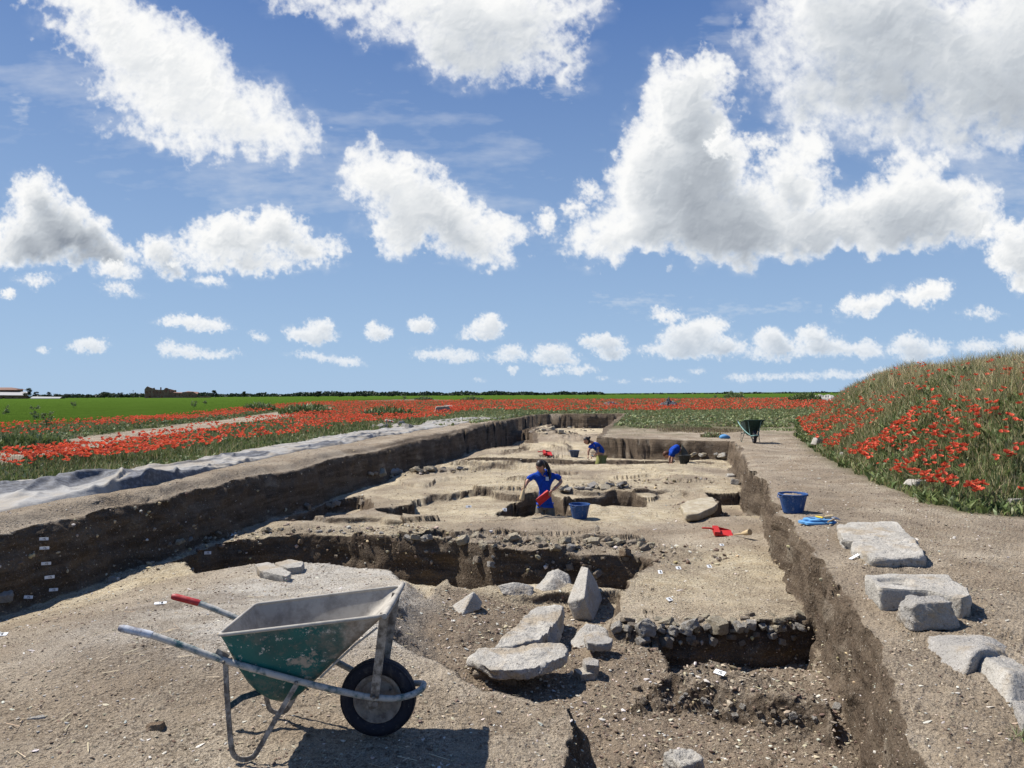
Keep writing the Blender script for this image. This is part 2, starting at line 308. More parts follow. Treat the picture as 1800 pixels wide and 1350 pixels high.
    # surface roughness
    if fine:
        fine_amp = np.clip(1.6-y/14, .12, 1)
        a9 = sstep(16, 6, y); a22 = sstep(8, 3.5, y); z = z+a9*fbm(x*7, y*7, 2, 71)*.012+a22*(billow(x*17, y*17, 2, 73)*.007*(1+rub)+fbm(x*38, y*38, 2, 78)*.003)+rub*billow(x*7, y*7, 2, 74)*.025*sstep(18, 9, y)
        z = z+a9*lowm*(billow(x*9, y*9, 2, 75)*.014)
        tex = sstep(.1, .6, fbm(x*1.2, y*1.2, 3, 99))
        z = z+a22*tex*billow(x*15, y*15, 2, 76)*.008*np.where(st < 0, 1.6, 1)
    veg = sstep(-.35, .25, np.maximum(np.maximum(sdf(P_VEG, wx, wy, 3), sdf(P_STRIP, wx, wy, 3)), -9))
    back = sstep(29, 34, y+fbm(x*.35, y*.35, 3, 15)*4)*(st < 0)*(x > -1)
    back2 = sstep(26, 33, y+fbm(x*.5, y*.5, 3, 16)*9)*(st < 0)*(x > -1)*.6*sstep(-.2, .3, fbm(x*1.1, y*1.1, 3, 18))
    left = sstep(0, .8, -x-(6.9-.19*(y-9))-.9)*(y > 6)*(st < 0)
    str_ = sdf(P_TRACK, wx, wy, 3)
    veg = np.clip(np.maximum.reduce([veg, back, back2, left])*(1-sstep(-.25, .15, str_)), 0, 1)
    veg = np.where(st > -.05, 0, veg)
    out = dict(z=z, ochre=np.clip(ochre*t, 0, 1), pale=np.clip(pale*t, 0, 1), rub=np.clip(rub*t, 0, 1), veg=veg, st=st, lowm=lowm*t, track=sstep(-.2, .2, str_), s1=s1)
    return out
def ground_z(x, y):
    return float(land(np.array([x]), np.array([y]))['z'][0])

def mesh_np(name, verts, quads=None, tris=None, mat=None, attrs=None, smooth=True, kind=None, colors=None):
    me = bpy.data.meshes.new(name); verts = np.ascontiguousarray(verts, np.float32)
    me.vertices.add(len(verts)); me.vertices.foreach_set('co', verts.ravel())
    nq = 0 if quads is None else len(quads); ntr = 0 if tris is None else len(tris)
    loops = []; 
    if nq: loops.append(np.asarray(quads, np.int32).ravel())
    if ntr: loops.append(np.asarray(tris, np.int32).ravel())
    loops = np.concatenate(loops)
    me.loops.add(len(loops)); me.loops.foreach_set('vertex_index', loops)
    me.polygons.add(nq+ntr)
    starts = np.concatenate([np.arange(nq)*4, nq*4+np.arange(ntr)*3]).astype(np.int32)
    me.polygons.foreach_set('loop_start', starts)
    me.polygons.foreach_set('use_smooth', np.full(nq+ntr, smooth, bool))
    me.update(calc_edges=True)
    for k, v in (attrs or {}).items():
        a = me.attributes.new(k, 'FLOAT', 'POINT'); a.data.foreach_set('value', np.ascontiguousarray(v, np.float32).ravel())
    for k, v in (colors or {}).items():
        a = me.attributes.new(k, 'FLOAT_COLOR', 'POINT'); a.data.foreach_set('color', np.ascontiguousarray(v, np.float32).ravel())
    if mat: me.materials.append(mat)
    o = bpy.data.objects.new(name, me); COL.objects.link(o)
    if kind: o['kind'] = kind
    return o
def grid_quads(nr, nc):
    i = np.arange(nr-1)[:, None]*nc+np.arange(nc-1)[None]
    return np.stack([i, i+1, i+nc+1, i+nc], -1).reshape(-1, 4)

# ------------------------------------------------------------------ material helpers
class NT:
    def __init__(s, name, rough=.85, spec=.2):
        s.m = bpy.data.materials.new(name); s.m.use_nodes = True; s.t = s.m.node_tree
        s.b = s.t.nodes['Principled BSDF']; s.b.inputs['Roughness'].default_value = rough; s.b.inputs['Specular IOR Level'].default_value = spec
    def n(s, typ, **kw):
        nd = s.t.nodes.new('ShaderNode'+typ)
        for k, v in kw.items(): setattr(nd, k, v)
        return nd
    def l(s, a, b): s.t.links.new(a, b)
    def attr(s, name): 
        return s.n('Attribute', attribute_name=name).outputs['Fac']
    def noise(s, scale, detail=4, rough=.55, dist=0, vec=None, out='Fac', stretch=None):
        if not hasattr(s, 'tc'): s.tc = s.n('TexCoord')
        nd = s.n('TexNoise'); nd.inputs['Scale'].default_value = scale; nd.inputs['Detail'].default_value = detail; nd.inputs['Roughness'].default_value = rough; nd.inputs['Distortion'].default_value = dist
        v = vec or s.tc.outputs['Object']
        if stretch:
            mp = s.n('Mapping'); mp.inputs['Scale'].default_value = stretch; s.l(v, mp.inputs[0]); v = mp.outputs[0]
        s.l(v, nd.inputs['Vector']); return nd.outputs[out]
    def vor(s, scale, out='Distance', feat='F1', rand=1):
        if not hasattr(s, 'tc'): s.tc = s.n('TexCoord')
        nd = s.n('TexVoronoi', feature=feat); nd.inputs['Scale'].default_value = scale; nd.inputs['Randomness'].default_value = rand
        s.l(s.tc.outputs['Object'], nd.inputs['Vector']); return nd.outputs[out]
    def ramp(s, fac, lo, hi, a=0., b=1.):
        nd = s.n('MapRange'); nd.inputs[1].default_value = lo; nd.inputs[2].default_value = hi; nd.inputs[3].default_value = a; nd.inputs[4].default_value = b
        nd.interpolation_type = 'SMOOTHSTEP'; s.l(fac, nd.inputs[0]); return nd.outputs[0]
    def mul(s, a, b, op='MULTIPLY'):
        nd = s.n('Math', operation=op)
        for i, v in enumerate((a, b)):
            if isinstance(v, (int, float)): nd.inputs[i].default_value = v
            else: s.l(v, nd.inputs[i])
        return nd.outputs[0]
    def mix(s, fac, a, b, mode='MIX'):
        nd = s.n('Mix', data_type='RGBA', blend_type=mode)
        for sock, v in ((nd.inputs[0], fac), (nd.inputs[6], a), (nd.inputs[7], b)):
            if isinstance(v, (int, float)): sock.default_value = v
            elif isinstance(v, tuple): sock.default_value = (*v, 1)
            else: s.l(v, sock)
        return nd.outputs[2]
    def color(s, v):
        if isinstance(v, tuple): s.b.inputs['Base Color'].default_value = (*v, 1)
        else: s.l(v, s.b.inputs['Base Color'])
        return s
    def bump(s, h, strength=.4, dist=.02):
        nd = s.n('Bump'); nd.inputs['Strength'].default_value = strength; nd.inputs['Distance'].default_value = dist
        s.l(h, nd.inputs['Height'])
        if getattr(s, '_nrm', None): s.l(s._nrm, nd.inputs['Normal'])
        s._nrm = nd.outputs[0]; s.l(nd.outputs[0], s.b.inputs['Normal']); return s
# ------------------------------------------------------------------ ground, crop field, track, clouds
def build_ground():
    px = np.concatenate([np.linspace(-4800, -450, 60)[:-1], np.linspace(-450, -60, 90)[:-1], np.arange(-60, 1861, 1.45), np.linspace(1862, 2300, 90)[1:], np.linspace(2300, 6600, 60)[1:]])
    u = ((px-900)/FPX).astype(np.float32)
    uc = np.linspace(-.82, .82, 150).astype(np.float32)
    ys = np.concatenate([np.geomspace(.9, 60, 3600), np.geomspace(60.2, 4500, 160)]).astype(np.float32)
    U, Y = np.meshgrid(uc, ys)
    zz = land(U*Y, Y, fine=False)['z']
    py = FPX*(CAM_H-zz)/Y
    dp = np.diff(py, axis=0)
    ds = np.where(dp < 0, -dp, dp*.3)+np.diff(np.log(ys))[:, None]*14+np.abs(np.diff(zz, axis=0))/Y[1:]*FPX*.35
    ds[:8] += .1
    k = np.exp(-.5*(np.arange(-5, 6)/2.0)**2); k /= k.sum()
    dsp = np.pad(ds, ((0, 0), (5, 5)), mode='edge'); ds = sum(k[i]*dsp[:, i:i+ds.shape[1]] for i in range(11))
    cum = np.concatenate([np.zeros((1, ds.shape[1]), np.float32), np.cumsum(ds, 0)])
    cum /= cum[-1]
    NR = 940; tgt = np.linspace(0, 1, NR)
    yc = np.stack([np.interp(tgt, cum[:, j], ys) for j in range(len(uc))], 1)     # rows x coarse cols
    lyc = np.log(yc)
    uu = np.clip(u, uc[0], uc[-1]); idx = (uu-uc[0])/(uc[1]-uc[0]); i0 = np.clip(idx.astype(int), 0, len(uc)-2); f = idx-i0
    Yf = np.exp(lyc[:, i0]*(1-f)+lyc[:, i0+1]*f).astype(np.float32)
    Xf = (Yf*u[None]).astype(np.float32)
    L = land(Xf, Yf)
    z = L['z'].copy()
    # how steep: cut faces show dark moist earth
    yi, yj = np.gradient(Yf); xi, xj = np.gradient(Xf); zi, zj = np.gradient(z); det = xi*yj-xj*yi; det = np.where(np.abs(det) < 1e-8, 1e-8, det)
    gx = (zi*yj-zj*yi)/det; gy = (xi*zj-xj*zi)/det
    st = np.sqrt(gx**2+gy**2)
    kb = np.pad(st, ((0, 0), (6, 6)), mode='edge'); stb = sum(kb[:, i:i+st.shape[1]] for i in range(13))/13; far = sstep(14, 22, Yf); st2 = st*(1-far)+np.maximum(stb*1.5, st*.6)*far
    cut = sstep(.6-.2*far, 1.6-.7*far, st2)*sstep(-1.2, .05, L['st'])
    # lumps, hollows and tool marks in the cut faces
    wm = sstep(.5, 1.6, st)*sstep(40, 20, Yf); da = np.clip(Yf/10, .35, .8)*sstep(60, 14, Yf)
    Xd = Xf+wm*da*(fbm(Yf*3.5, z*4.5, 4, 611)*.11+fbm(Yf*12, z*12, 3, 612)*.035*sstep(12, 5, Yf)); Yd = Yf+wm*da*fbm(Xf*3, z*4.5, 3, 613)*.09*sstep(22, 10, Yf)
    co = np.stack([Xd, Yd, z], -1).reshape(-1, 3)
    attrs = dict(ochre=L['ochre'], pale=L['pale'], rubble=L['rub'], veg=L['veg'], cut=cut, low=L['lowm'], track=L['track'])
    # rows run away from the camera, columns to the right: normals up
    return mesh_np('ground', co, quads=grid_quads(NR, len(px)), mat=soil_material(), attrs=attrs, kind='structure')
def soil_material():
    s = NT('excavated_soil', .95, .12)
    n1 = s.noise(1.1, 5, .6); n2 = s.noise(7, 6, .65); n3 = s.noise(38, 5, .7); n4 = s.noise(150, 3, .6)
    base = s.mix(s.ramp(n1, .35, .65), (.36, .285, .20), (.56, .475, .36))
    base = s.mix(s.mul(s.attr('low'), .75), base, (.27, .205, .142))
    och = s.mix(s.ramp(n2, .3, .7), (.66, .53, .32), (.84, .74, .53))
    base = s.mix(s.mul(s.attr('ochre'), s.ramp(n2, .1, .6, .45, 1)), base, och)
    base = s.mix(s.mul(s.attr('pale'), s.ramp(n2, .25, .7, .5, 1)), base, (.72, .685, .61))
    base = s.mix(s.mul(s.attr('rubble'), .5), base, s.mix(s.ramp(n3, .4, .62), (.12, .095, .07), (.36, .31, .235)))
    vg = s.mix(s.ramp(n2, .35, .65), (.060, .075, .022), (.125, .135, .05))
    base = s.mix(s.attr('veg'), base, vg)
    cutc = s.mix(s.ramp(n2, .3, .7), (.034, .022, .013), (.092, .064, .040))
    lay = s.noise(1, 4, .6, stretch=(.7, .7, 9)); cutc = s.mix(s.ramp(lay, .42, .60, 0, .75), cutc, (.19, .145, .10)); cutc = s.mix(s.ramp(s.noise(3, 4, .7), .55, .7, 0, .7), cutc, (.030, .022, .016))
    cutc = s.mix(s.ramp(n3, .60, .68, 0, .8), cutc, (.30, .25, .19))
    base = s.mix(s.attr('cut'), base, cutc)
    # broad trodden and scraped patches, then grain, chips and pebbles
    tr_ = s.noise(.55, 5, .62); base = s.mix(s.mul(s.ramp(tr_, .50, .62), .52), base, (.18, .132, .090)); base = s.mix(s.ramp(s.noise(2.2, 5, .6, stretch=(1, .35, 1)), .55, .7, 0, .35), base, (.56, .49, .38))
    pch = s.ramp(s.noise(1.7, 4, .6), .38, .60, .35, 1.1)
    base = s.mix(s.mul(s.ramp(n3, .37, .52, .68, 0), pch), base, (.085, .064, .046)); base = s.mix(s.ramp(n3, .58, .72, 0, .45), base, (.62, .555, .46)); base = s.mix(s.mul(s.ramp(s.noise(75, 4, .7), .41, .52, .5, 0), pch), base, (.12, .092, .066))
    v = s.vor(34); base = s.mix(s.mul(s.ramp(v, .20, .12), s.ramp(s.noise(9, 2), .56, .66, 0, .7)), base, (.62, .57, .49))
    v2 = s.vor(85); base = s.mix(s.mul(s.ramp(v2, .24, .12), s.ramp(s.noise(21, 2), .48, .62, 0, .7)), base, (.62, .56, .46))
    base = s.mix(s.ramp(n4, .3, .7, .5, 0), base, (.13, .10, .075))
    s.color(base)
    s.bump(n2, .7, .06); s.bump(n3, 1, .035); s.bump(v, .6, -.02); s.bump(s.vor(70), .5, -.010); s.bump(n4, .5, .005)
    return s.m
def build_crop():
    # the level top of the young green crop, about .3 m above the soil
    u = np.concatenate([np.linspace(-6, -.8, 40)[:-1], np.linspace(-.8, .9, 900), np.linspace(.9, 6, 40)[1:]])
    ys = np.geomspace(22, 4400, 420)
    U, Y = np.meshgrid(u, ys); X = U*Y
    s = sdf(P_CROP, X.astype(np.float32), Y.astype(np.float32), 6)
    h = np.where(s > 0, .34, .34+s*.6)+fbm(X*3, Y*3, 3, 4)*.05*np.clip(30/Y, .1, 1)+.06*fbm(X*.1, Y*.1, 3, 6)+.1*sstep(60, 130, Y)
    z = BANK-.1+h
    ok = (s > -.6)
    q = grid_quads(len(ys), len(u)); ok = ok.ravel(); q = q[ok[q].any(1)]
    used = np.unique(q); mp = np.full(X.size, -1); mp[used] = np.arange(len(used))
    co = np.stack([X, Y, z], -1).reshape(-1, 3)[used]
    m = NT('green_crop', 1, 0)
    n = m.noise(.5, 6, .7, stretch=(1, .25, 1)); n2 = m.noise(14, 4, .7)
    c = m.mix(m.ramp(n, .3, .7), (.058, .106, .018), (.076, .134, .024)); c = m.mix(m.ramp(n2, .3, .7, .5, 0), c, (.04, .07, .004)); m.color(c); m.bump(n2, 1, .1); m.bump(m.noise(40, 3), 1, .05)
    return mesh_np('crop_field', co, quads=mp[q], mat=m.m, kind='structure')
def build_clouds():
    R = 7000.0; step = 1.35
    X, Y = np.meshgrid(np.arange(-420, 2221, step, dtype=np.float32), np.arange(-160, 688, step, dtype=np.float32))
    L, A = cloud_layer(X, Y, step)
    fx = sstep(-420, -250, X)*(1-sstep(2050, 2220, X))*sstep(-160, -100, Y)
    A = A*fx
    A = A*(1-.35*sstep(500, 690, Y))
    a = (X-900)/FPX; b = -(Y-675)/FPX
    d = np.stack([fwd.x+r2.x*a+u2.x*b, fwd.y+r2.y*a+u2.y*b, fwd.z+r2.z*a+u2.z*b], -1)
    d /= np.linalg.norm(d, axis=-1, keepdims=True)
    co = (d*R).reshape(-1, 3)
    q = grid_quads(*X.shape); keep = (A.ravel()[q] > .004).any(1); q = q[keep]
    used = np.unique(q); mp = np.full(X.size, -1); mp[used] = np.arange(len(used))
    m = bpy.data.materials.new('cloud'); m.use_nodes = True; t = m.node_tree; t.nodes.clear()
    at = t.nodes.new('ShaderNodeAttribute'); at.attribute_name = 'cloud_light'; aa = t.nodes.new('ShaderNodeAttribute'); aa.attribute_name = 'cloud_cover'
    rp = t.nodes.new('ShaderNodeValToRGB'); e = rp.color_ramp.elements; e[0].position = .5; e[0].color = (.255, .29, .345, 1); e[1].position = 1.0; e[1].color = (.97, .97, .96, 1)
    e2 = e.new(.75); e2.color = (.56, .60, .645, 1); e3 = e.new(.9); e3.color = (.81, .83, .845, 1)
    em = t.nodes.new('ShaderNodeEmission'); em.inputs[1].default_value = .66; tr = t.nodes.new('ShaderNodeBsdfTransparent'); mx = t.nodes.new('ShaderNodeMixShader'); ou = t.nodes.new('ShaderNodeOutputMaterial')
    t.links.new(at.outputs['Fac'], rp.inputs[0]); t.links.new(rp.outputs[0], em.inputs[0]); t.links.new(aa.outputs['Fac'], mx.inputs[0]); t.links.new(tr.outputs[0], mx.inputs[1]); t.links.new(em.outputs[0], mx.inputs[2]); t.links.new(mx.outputs[0], ou.inputs[0])
    m.cycles.emission_sampling = 'NONE'
    return mesh_np('clouds', co[used], quads=mp[q], mat=m, attrs=dict(cloud_light=L.ravel()[used], cloud_cover=A.ravel()[used]), kind='structure')
import time as _t
_t0 = _t.time()
GROUND = build_ground(); print('ground', _t.time()-_t0)
build_crop(); build_clouds(); print('sky', _t.time()-_t0)
# ------------------------------------------------------------------ object helpers
def tag(o, label=None, cat=None, group=None, kind=None):
    if label: o['label'] = label
    if cat: o['category'] = cat
    if group: o['group'] = group
    if kind: o['kind'] = kind
    return o
def empty(name, loc, rz=0, **kw):
    o = bpy.data.objects.new(name, None); COL.objects.link(o); o.location = loc; o.rotation_euler = (0, 0, rz); o.empty_display_size = .1
    return tag(o, **kw)
def copy_tree(o, parent=None):
    c = o.copy(); COL.objects.link(c)
    if parent: c.parent = parent
    for ch in [h for h in bpy.data.objects if h.parent == o]: copy_tree(ch, c)
    return c
class MB:
    """collects shapes for one mesh"""
    def __init__(s): s.v = []; s.f = []; s.mi = []; s.cur = 0
    def add(s, vs, fs):
        k = len(s.v); s.v += [tuple(v) for v in vs]; s.f += [tuple(i+k for i in f) for f in fs]; s.mi += [s.cur]*len(fs); return s
    def box(s, c, d, R=None):
        R = R or Matrix.Identity(3); c = Vector(c)
        vs = [c+R @ Vector((x*d[0]/2, y*d[1]/2, z*d[2]/2)) for x in (-1, 1) for y in (-1, 1) for z in (-1, 1)]
        return s.add(vs, [(0, 1, 3, 2), (4, 6, 7, 5), (0, 4, 5, 1), (2, 3, 7, 6), (0, 2, 6, 4), (1, 5, 7, 3)])
    def tube(s, pts, r, n=10, cap=True, flat=None, closed=False):
        """sweep along pts; r number or list; flat=(a,b) half sizes of a flat bar"""
        P = [Vector(p) for p in pts]; m = len(P); R = r if isinstance(r, (list, tuple)) else [r]*m
        up = Vector((0, 0, 1)); vs = []
        prev = None
        for i, p in enumerate(P):
            t = (P[(i+1) % m] if (i < m-1 or closed) else p)-(P[i-1] if (i > 0 or closed) else p); t.normalize()
            if prev is None:
                a = t.cross(Vector((0, 1, 0)) if abs(t.y) < .9 else up); a.normalize()
            else:
                a = prev-t*prev.dot(t); a.normalize()
            prev = a; b = t.cross(a)
            for k in range(n):
                th = 2*math.pi*k/n
                if flat: q = a*(flat[0]*(1 if math.cos(th) > 0 else -1)*min(1, abs(math.cos(th))*1.42))+b*(flat[1]*(1 if math.sin(th) > 0 else -1)*min(1, abs(math.sin(th))*1.42))
                else: q = (a*math.cos(th)+b*math.sin(th))*R[i]
                vs.append(p+q)
        fs = []
        for i in range(m if closed else m-1):
            for k in range(n):
                j = (i+1) % m
                fs.append((i*n+k, i*n+(k+1) % n, j*n+(k+1) % n, j*n+k))
        if cap and not closed: fs += [tuple(range(n-1, -1, -1)), tuple((m-1)*n+k for k in range(n))]
        return s.add(vs, fs)
    def lathe(s, prof, n=24, M=None, closed=False):
        M = M or Matrix.Identity(4); vs = []
        for (r, z) in prof:
            for k in range(n): th = 2*math.pi*k/n; vs.append(M @ Vector((r*math.cos(th), r*math.sin(th), z)))
        fs = []; m = len(prof)
        for i in range(m if closed else m-1):
            j = (i+1) % m
            for k in range(n): fs.append((i*n+k, i*n+(k+1) % n, j*n+(k+1) % n, j*n+k))
        if not closed:
            if prof[0][0] > 1e-5: fs.append(tuple(range(n-1, -1, -1)))
            if prof[-1][0] > 1e-5: fs.append(tuple((m-1)*n+k for k in range(n)))
        return s.add(vs, fs)
    def ball(s, c, r, n=12, R=None, bend=None):
        r = (r, r, r) if isinstance(r, (int, float)) else r; c = Vector(c); R = R or Matrix.Identity(3); vs = []; h = n//2
        for i in range(h+1):
            for k in range(n):
                ph = math.pi*i/h; th = 2*math.pi*k/n
                vs.append(c+R @ Vector((r[0]*math.sin(ph)*math.cos(th), r[1]*math.sin(ph)*math.sin(th), r[2]*math.cos(ph))))
        fs = [(i*n+k, (i+1)*n+k, (i+1)*n+(k+1) % n, i*n+(k+1) % n) for i in range(h) for k in range(n)]
        return s.add(vs, fs)
    def build(s, name, mats, parent=None, smooth=True, loc=None, bevel=0, sub=0):
        me = bpy.data.meshes.new(name); me.from_pydata(s.v, [], s.f)
        mats = mats if isinstance(mats, (list, tuple)) else [mats]
        for m in mats: me.materials.append(m)
        me.polygons.foreach_set('material_index', s.mi)
        bm = bmesh.new(); bm.from_mesh(me); bmesh.ops.remove_doubles(bm, verts=bm.verts, dist=1e-6)
        if bevel: bmesh.ops.bevel(bm, geom=[e for e in bm.edges if len(e.link_faces) == 2 and e.calc_face_angle() > .5], offset=bevel, segments=2, affect='EDGES', profile=.6)
        bmesh.ops.recalc_face_normals(bm, faces=bm.faces); bm.to_mesh(me); bm.free()
        o = bpy.data.objects.new(name, me); COL.objects.link(o)
        if parent: o.parent = parent
        if smooth:
            me.polygons.foreach_set('use_smooth', [True]*len(me.polygons)); me.set_sharp_from_angle(angle=math.radians(40))
        if loc is not None: o.location = loc
        return o
def hit(px, py, far=150):
    """where the camera ray through photo pixel (px,py) meets the land: point"""
    a = (px-900)/FPX; b = -(py-675)/FPX; d = fwd+r2*a+u2*b
    t = np.geomspace(1.2, far, 1500).astype(np.float32)
    z = CAM_H+d.z*t; g = land(d.x*t, d.y*t)['z']
    k = np.nonzero(z < g)[0]
    if len(k) == 0: return W_(px, py, 0)
    k = k[0]; t1 = t[k-1] if k else t[k]; t2 = t[k]
    tt = np.linspace(t1, t2, 30).astype(np.float32); z = CAM_H+d.z*tt; g = land(d.x*tt, d.y*tt)['z']; j = np.nonzero(z < g)[0]; T = float(tt[j[0]] if len(j) else t2)
    return Vector((d.x*T, d.y*T, CAM_H+d.z*T))
def on_ground(px, py, z=0.0):
    p = hit(px, py, 260)
    return Vector((p.x, p.y, ground_z(p.x, p.y)))

def noise3(P, scale, seed, oct=3):
    x, y, z = (P[:, 0]*scale, P[:, 1]*scale, P[:, 2]*scale)
    return (fbm(x+z*.37, y-z*.61, oct, seed)+fbm(y+x*.41, z+x*.23, oct, seed+3)+fbm(z-y*.5, x+y*.29, oct, seed+7))/1.8
_ico = {}
def ico(n):
    if n not in _ico:
        bm = bmesh.new(); bmesh.ops.create_icosphere(bm, subdivisions=n, radius=1)
        _ico[n] = (np.array([v.co[:] for v in bm.verts], np.float32), np.array([[v.index for v in f.verts] for f in bm.faces], np.int32)); bm.free()
    return _ico[n]
def hull_rock(name, corners, mat, n=5, amp=.012, rnd=.02, seed=0, parent=None, dent=None):
    """a stone with the given corners: the hull of the points, worn and pitted"""
    C = [Vector(c) for c in corners]; cen = sum(C, Vector())/len(C)
    bm = bmesh.new()
    for c in C: bm.verts.new(c-cen)
    bmesh.ops.convex_hull(bm, input=bm.verts); bm.normal_update()
    pl = [(f.normal.copy(), f.normal.dot(f.verts[0].co)) for f in bm.faces]; bm.free()
    N = np.array([p[0][:] for p in pl], np.float32); Dn = np.array([p[1] for p in pl], np.float32)
    s = np.where(Dn < 0, -1, 1); N = N*s[:, None]; Dn = np.abs(Dn)
    V, F = ico(n)
    cc = np.array([c-cen for c in C]); ext = np.maximum(cc.max(0)-cc.min(0), 1e-3); dirs = V*ext; dirs /= np.linalg.norm(dirs, axis=1, keepdims=True)
    r = 1/np.maximum(dirs @ N.T/Dn[None], 1e-6)
    rr = r.min(1)
    # slight rounding of edges
    srt = np.sort(r, 1)
    gap = np.clip((srt[:, 1]-srt[:, 0])/max(rnd*2, 1e-4), 0, 1); rr = rr-rnd*.35*(1-gap)**2
    P = dirs*rr[:, None]; sz = ext.mean()
    P = P+dirs*(noise3(P, 3/sz, seed)*amp*1.6+noise3(P, 9/sz, seed+20)*amp*.8+noise3(P, 28/sz, seed+30, 2)*amp*.35)[:, None]
    if dent is not None: P = dent(P)
    o = mesh_np(name, P, tris=F, mat=mat); o.data.set_sharp_from_angle(angle=math.radians(38)) if n <= 4 else None
    o.location = cen
    if parent: o.parent = parent
    return o
def rock(name, loc, dims, mat, rot=(0, 0, 0), jit=.15, n=4, seed=0, amp=.02, taper=.85, sink=.15, extra=2):
    """a roughly squared stone"""
    rg = random.Random(seed*7+1); cs = []
    R = Euler(rot).to_matrix()
    for x in (-1, 1):
        for y in (-1, 1):
            for z in (-1, 1):
                tp = taper if z > 0 else 1
                cs.append(Vector((x*dims[0]/2*tp*(1+rg.uniform(-jit, jit)), y*dims[1]/2*tp*(1+rg.uniform(-jit, jit)), z*dims[2]/2*(1+rg.uniform(-jit, jit)*.6))))
    for k in range(extra): 
        a = rg.uniform(0, 6.3); cs.append(Vector((math.cos(a)*dims[0]*.58, math.sin(a)*dims[1]*.58, rg.uniform(-.2, .3)*dims[2])))
    cs = [R @ c for c in cs]; low = min(c.z for c in cs)
    base = Vector(loc)-Vector((0, 0, low+sink*dims[2]))
    return hull_rock(name, [base+c for c in cs], mat, n=n, amp=amp*min(dims)*1.2, rnd=.12*min(dims), seed=seed)
def star_slab(name, top, zt, zb, mat, seed=0, amp=.012, tilt=(0, 0), rings=26, segs=140, pit=None):
    """a slab whose outline (seen from above) is the polygon top: list of (x,y)"""
    T = np.array(top, np.float32); c = T.mean(0); T = T-c
    th = np.linspace(0, 2*np.pi, segs, endpoint=False); ang = np.arctan2(T[:, 1], T[:, 0]); R = np.zeros(segs)
    n = len(T)
    for i in range(n):
        a = T[i]; b = T[(i+1) % n]; e = b-a
        d = np.stack([np.cos(th), np.sin(th)], 1); den = d[:, 0]*e[1]-d[:, 1]*e[0]
        with np.errstate(divide='ignore', invalid='ignore'):
            t = (a[0]*e[1]-a[1]*e[0])/den; u = (a[0]*d[:, 1]-a[1]*d[:, 0])/den
        ok = (t > 0) & (u >= -1e-4) & (u <= 1+1e-4) & np.isfinite(t); R[ok] = np.maximum(R[ok], t[ok])
    R = np.where(R <= 0, np.median(R), R)
    h = zt-zb; prof = [(k/rings, 0.) for k in range(rings)]+[(.975, .005), (.99, .03), (1, .10), (1.005, .25), (1, .45), (.995, .65), (.98, .85), (.94, 1)]+[(.94*(1-k/8), 1.) for k in range(1, 9)]
    co = []
    for (r, zz) in prof: co.append(np.stack([np.cos(th)*R*r, np.sin(th)*R*r, np.full(segs, zt-h*zz)], 1))
    P = np.concatenate(co).astype(np.float32)
    side = np.concatenate([np.full(segs, .25+.75*min(1, zz*3)*(1 if zz < 1 else .3)) for (r, zz) in prof]); rad = P[:, :2]/np.maximum(np.linalg.norm(P[:, :2], axis=1, keepdims=True), 1e-4)
    n1 = noise3(P, 6, seed)*amp*1.5+noise3(P, 18, seed+9)*amp
    P[:, :2] += rad*(n1*side*1.6)[:, None]; P[:, 2] += noise3(P, 7, seed+3)*amp*.9+noise3(P, 26, seed+5)*amp*.45
    P[:, 2] += P[:, 0]*tilt[0]+P[:, 1]*tilt[1]
    if pit is not None: P = pit(P, c)
    o = mesh_np(name, P, quads=[(i*segs+k, i*segs+(k+1) % segs, (i+1)*segs+(k+1) % segs, (i+1)*segs+k) for i in range(len(prof)-1) for k in range(segs)], mat=mat)
    # normals outwards
    o.data.flip_normals(); o.location = (c[0], c[1], 0)
    return o
# ------------------------------------------------------------------ materials
def stone_mat(name, a, b, dark=(.14, .12, .10), sc=1.0):
    s = NT(name, .93, .15); n1 = s.noise(4*sc, 5, .65); n2 = s.noise(22*sc, 6, .7); n3 = s.noise(90*sc, 3, .7)
    c = s.mix(s.ramp(n1, .3, .7), a, b); c = s.mix(s.ramp(n2, .44, .30, 0, .85), c, dark); c = s.mix(s.ramp(n3, .35, .65, .35, 0), c, dark)
    c = s.mix(s.ramp(s.noise(3*sc, 5, .65), .47, .66, 0, .75), c, (.33, .265, .185))
    s.color(c); s.bump(n2, .9, .03); s.bump(n3, .7, .01); s.bump(s.vor(45*sc), .4, -.01); return s.m
M_STONE = stone_mat('limestone', (.40, .375, .33), (.56, .53, .475))
M_GSTONE = stone_mat('grey_stone', (.36, .34, .31), (.50, .475, .435), sc=1.3)
M_RUBBLE = stone_mat('ochre_rubble', (.44, .37, .25), (.60, .54, .42), sc=1.5)
M_RUBBLE2 = stone_mat('brown_rubble', (.24, .19, .14), (.42, .36, .29), sc=1.5)
M_CLOD = stone_mat('dry_clod', (.20, .14, .09), (.30, .22, .15), (.09, .065, .045))
def dusty(name, base, dust=(.50, .46, .40), amt=.5, rough=.5, sc=1., spec=.4, rust=0, lo=.45):
    s = NT(name, rough, spec); n1 = s.noise(9*sc, 6, .7); n2 = s.noise(40*sc, 5, .75); n3 = s.noise(14*sc, 4, .6, stretch=(1, 1, .15))
    c = s.mix(s.ramp(s.noise(5*sc, 3), .3, .7, 0, .5), base, tuple(v*.6 for v in base))
    if rust: c = s.mix(s.ramp(s.noise(11*sc, 7, .75), .60, .64, 0, rust), c, (.10, .045, .025))
    c = s.mix(s.ramp(n2, .60, .66, 0, amt), c, dust); c = s.mix(s.ramp(n1, lo, lo+.25, 0, amt), c, dust); c = s.mix(s.ramp(n3, .58, .72, 0, amt*.5), c, dust)
    s.color(c); s.bump(n2, .15, .003)
    s.l(s.ramp(n1, .4, .6, rough, .9), s.b.inputs['Roughness']); return s.m
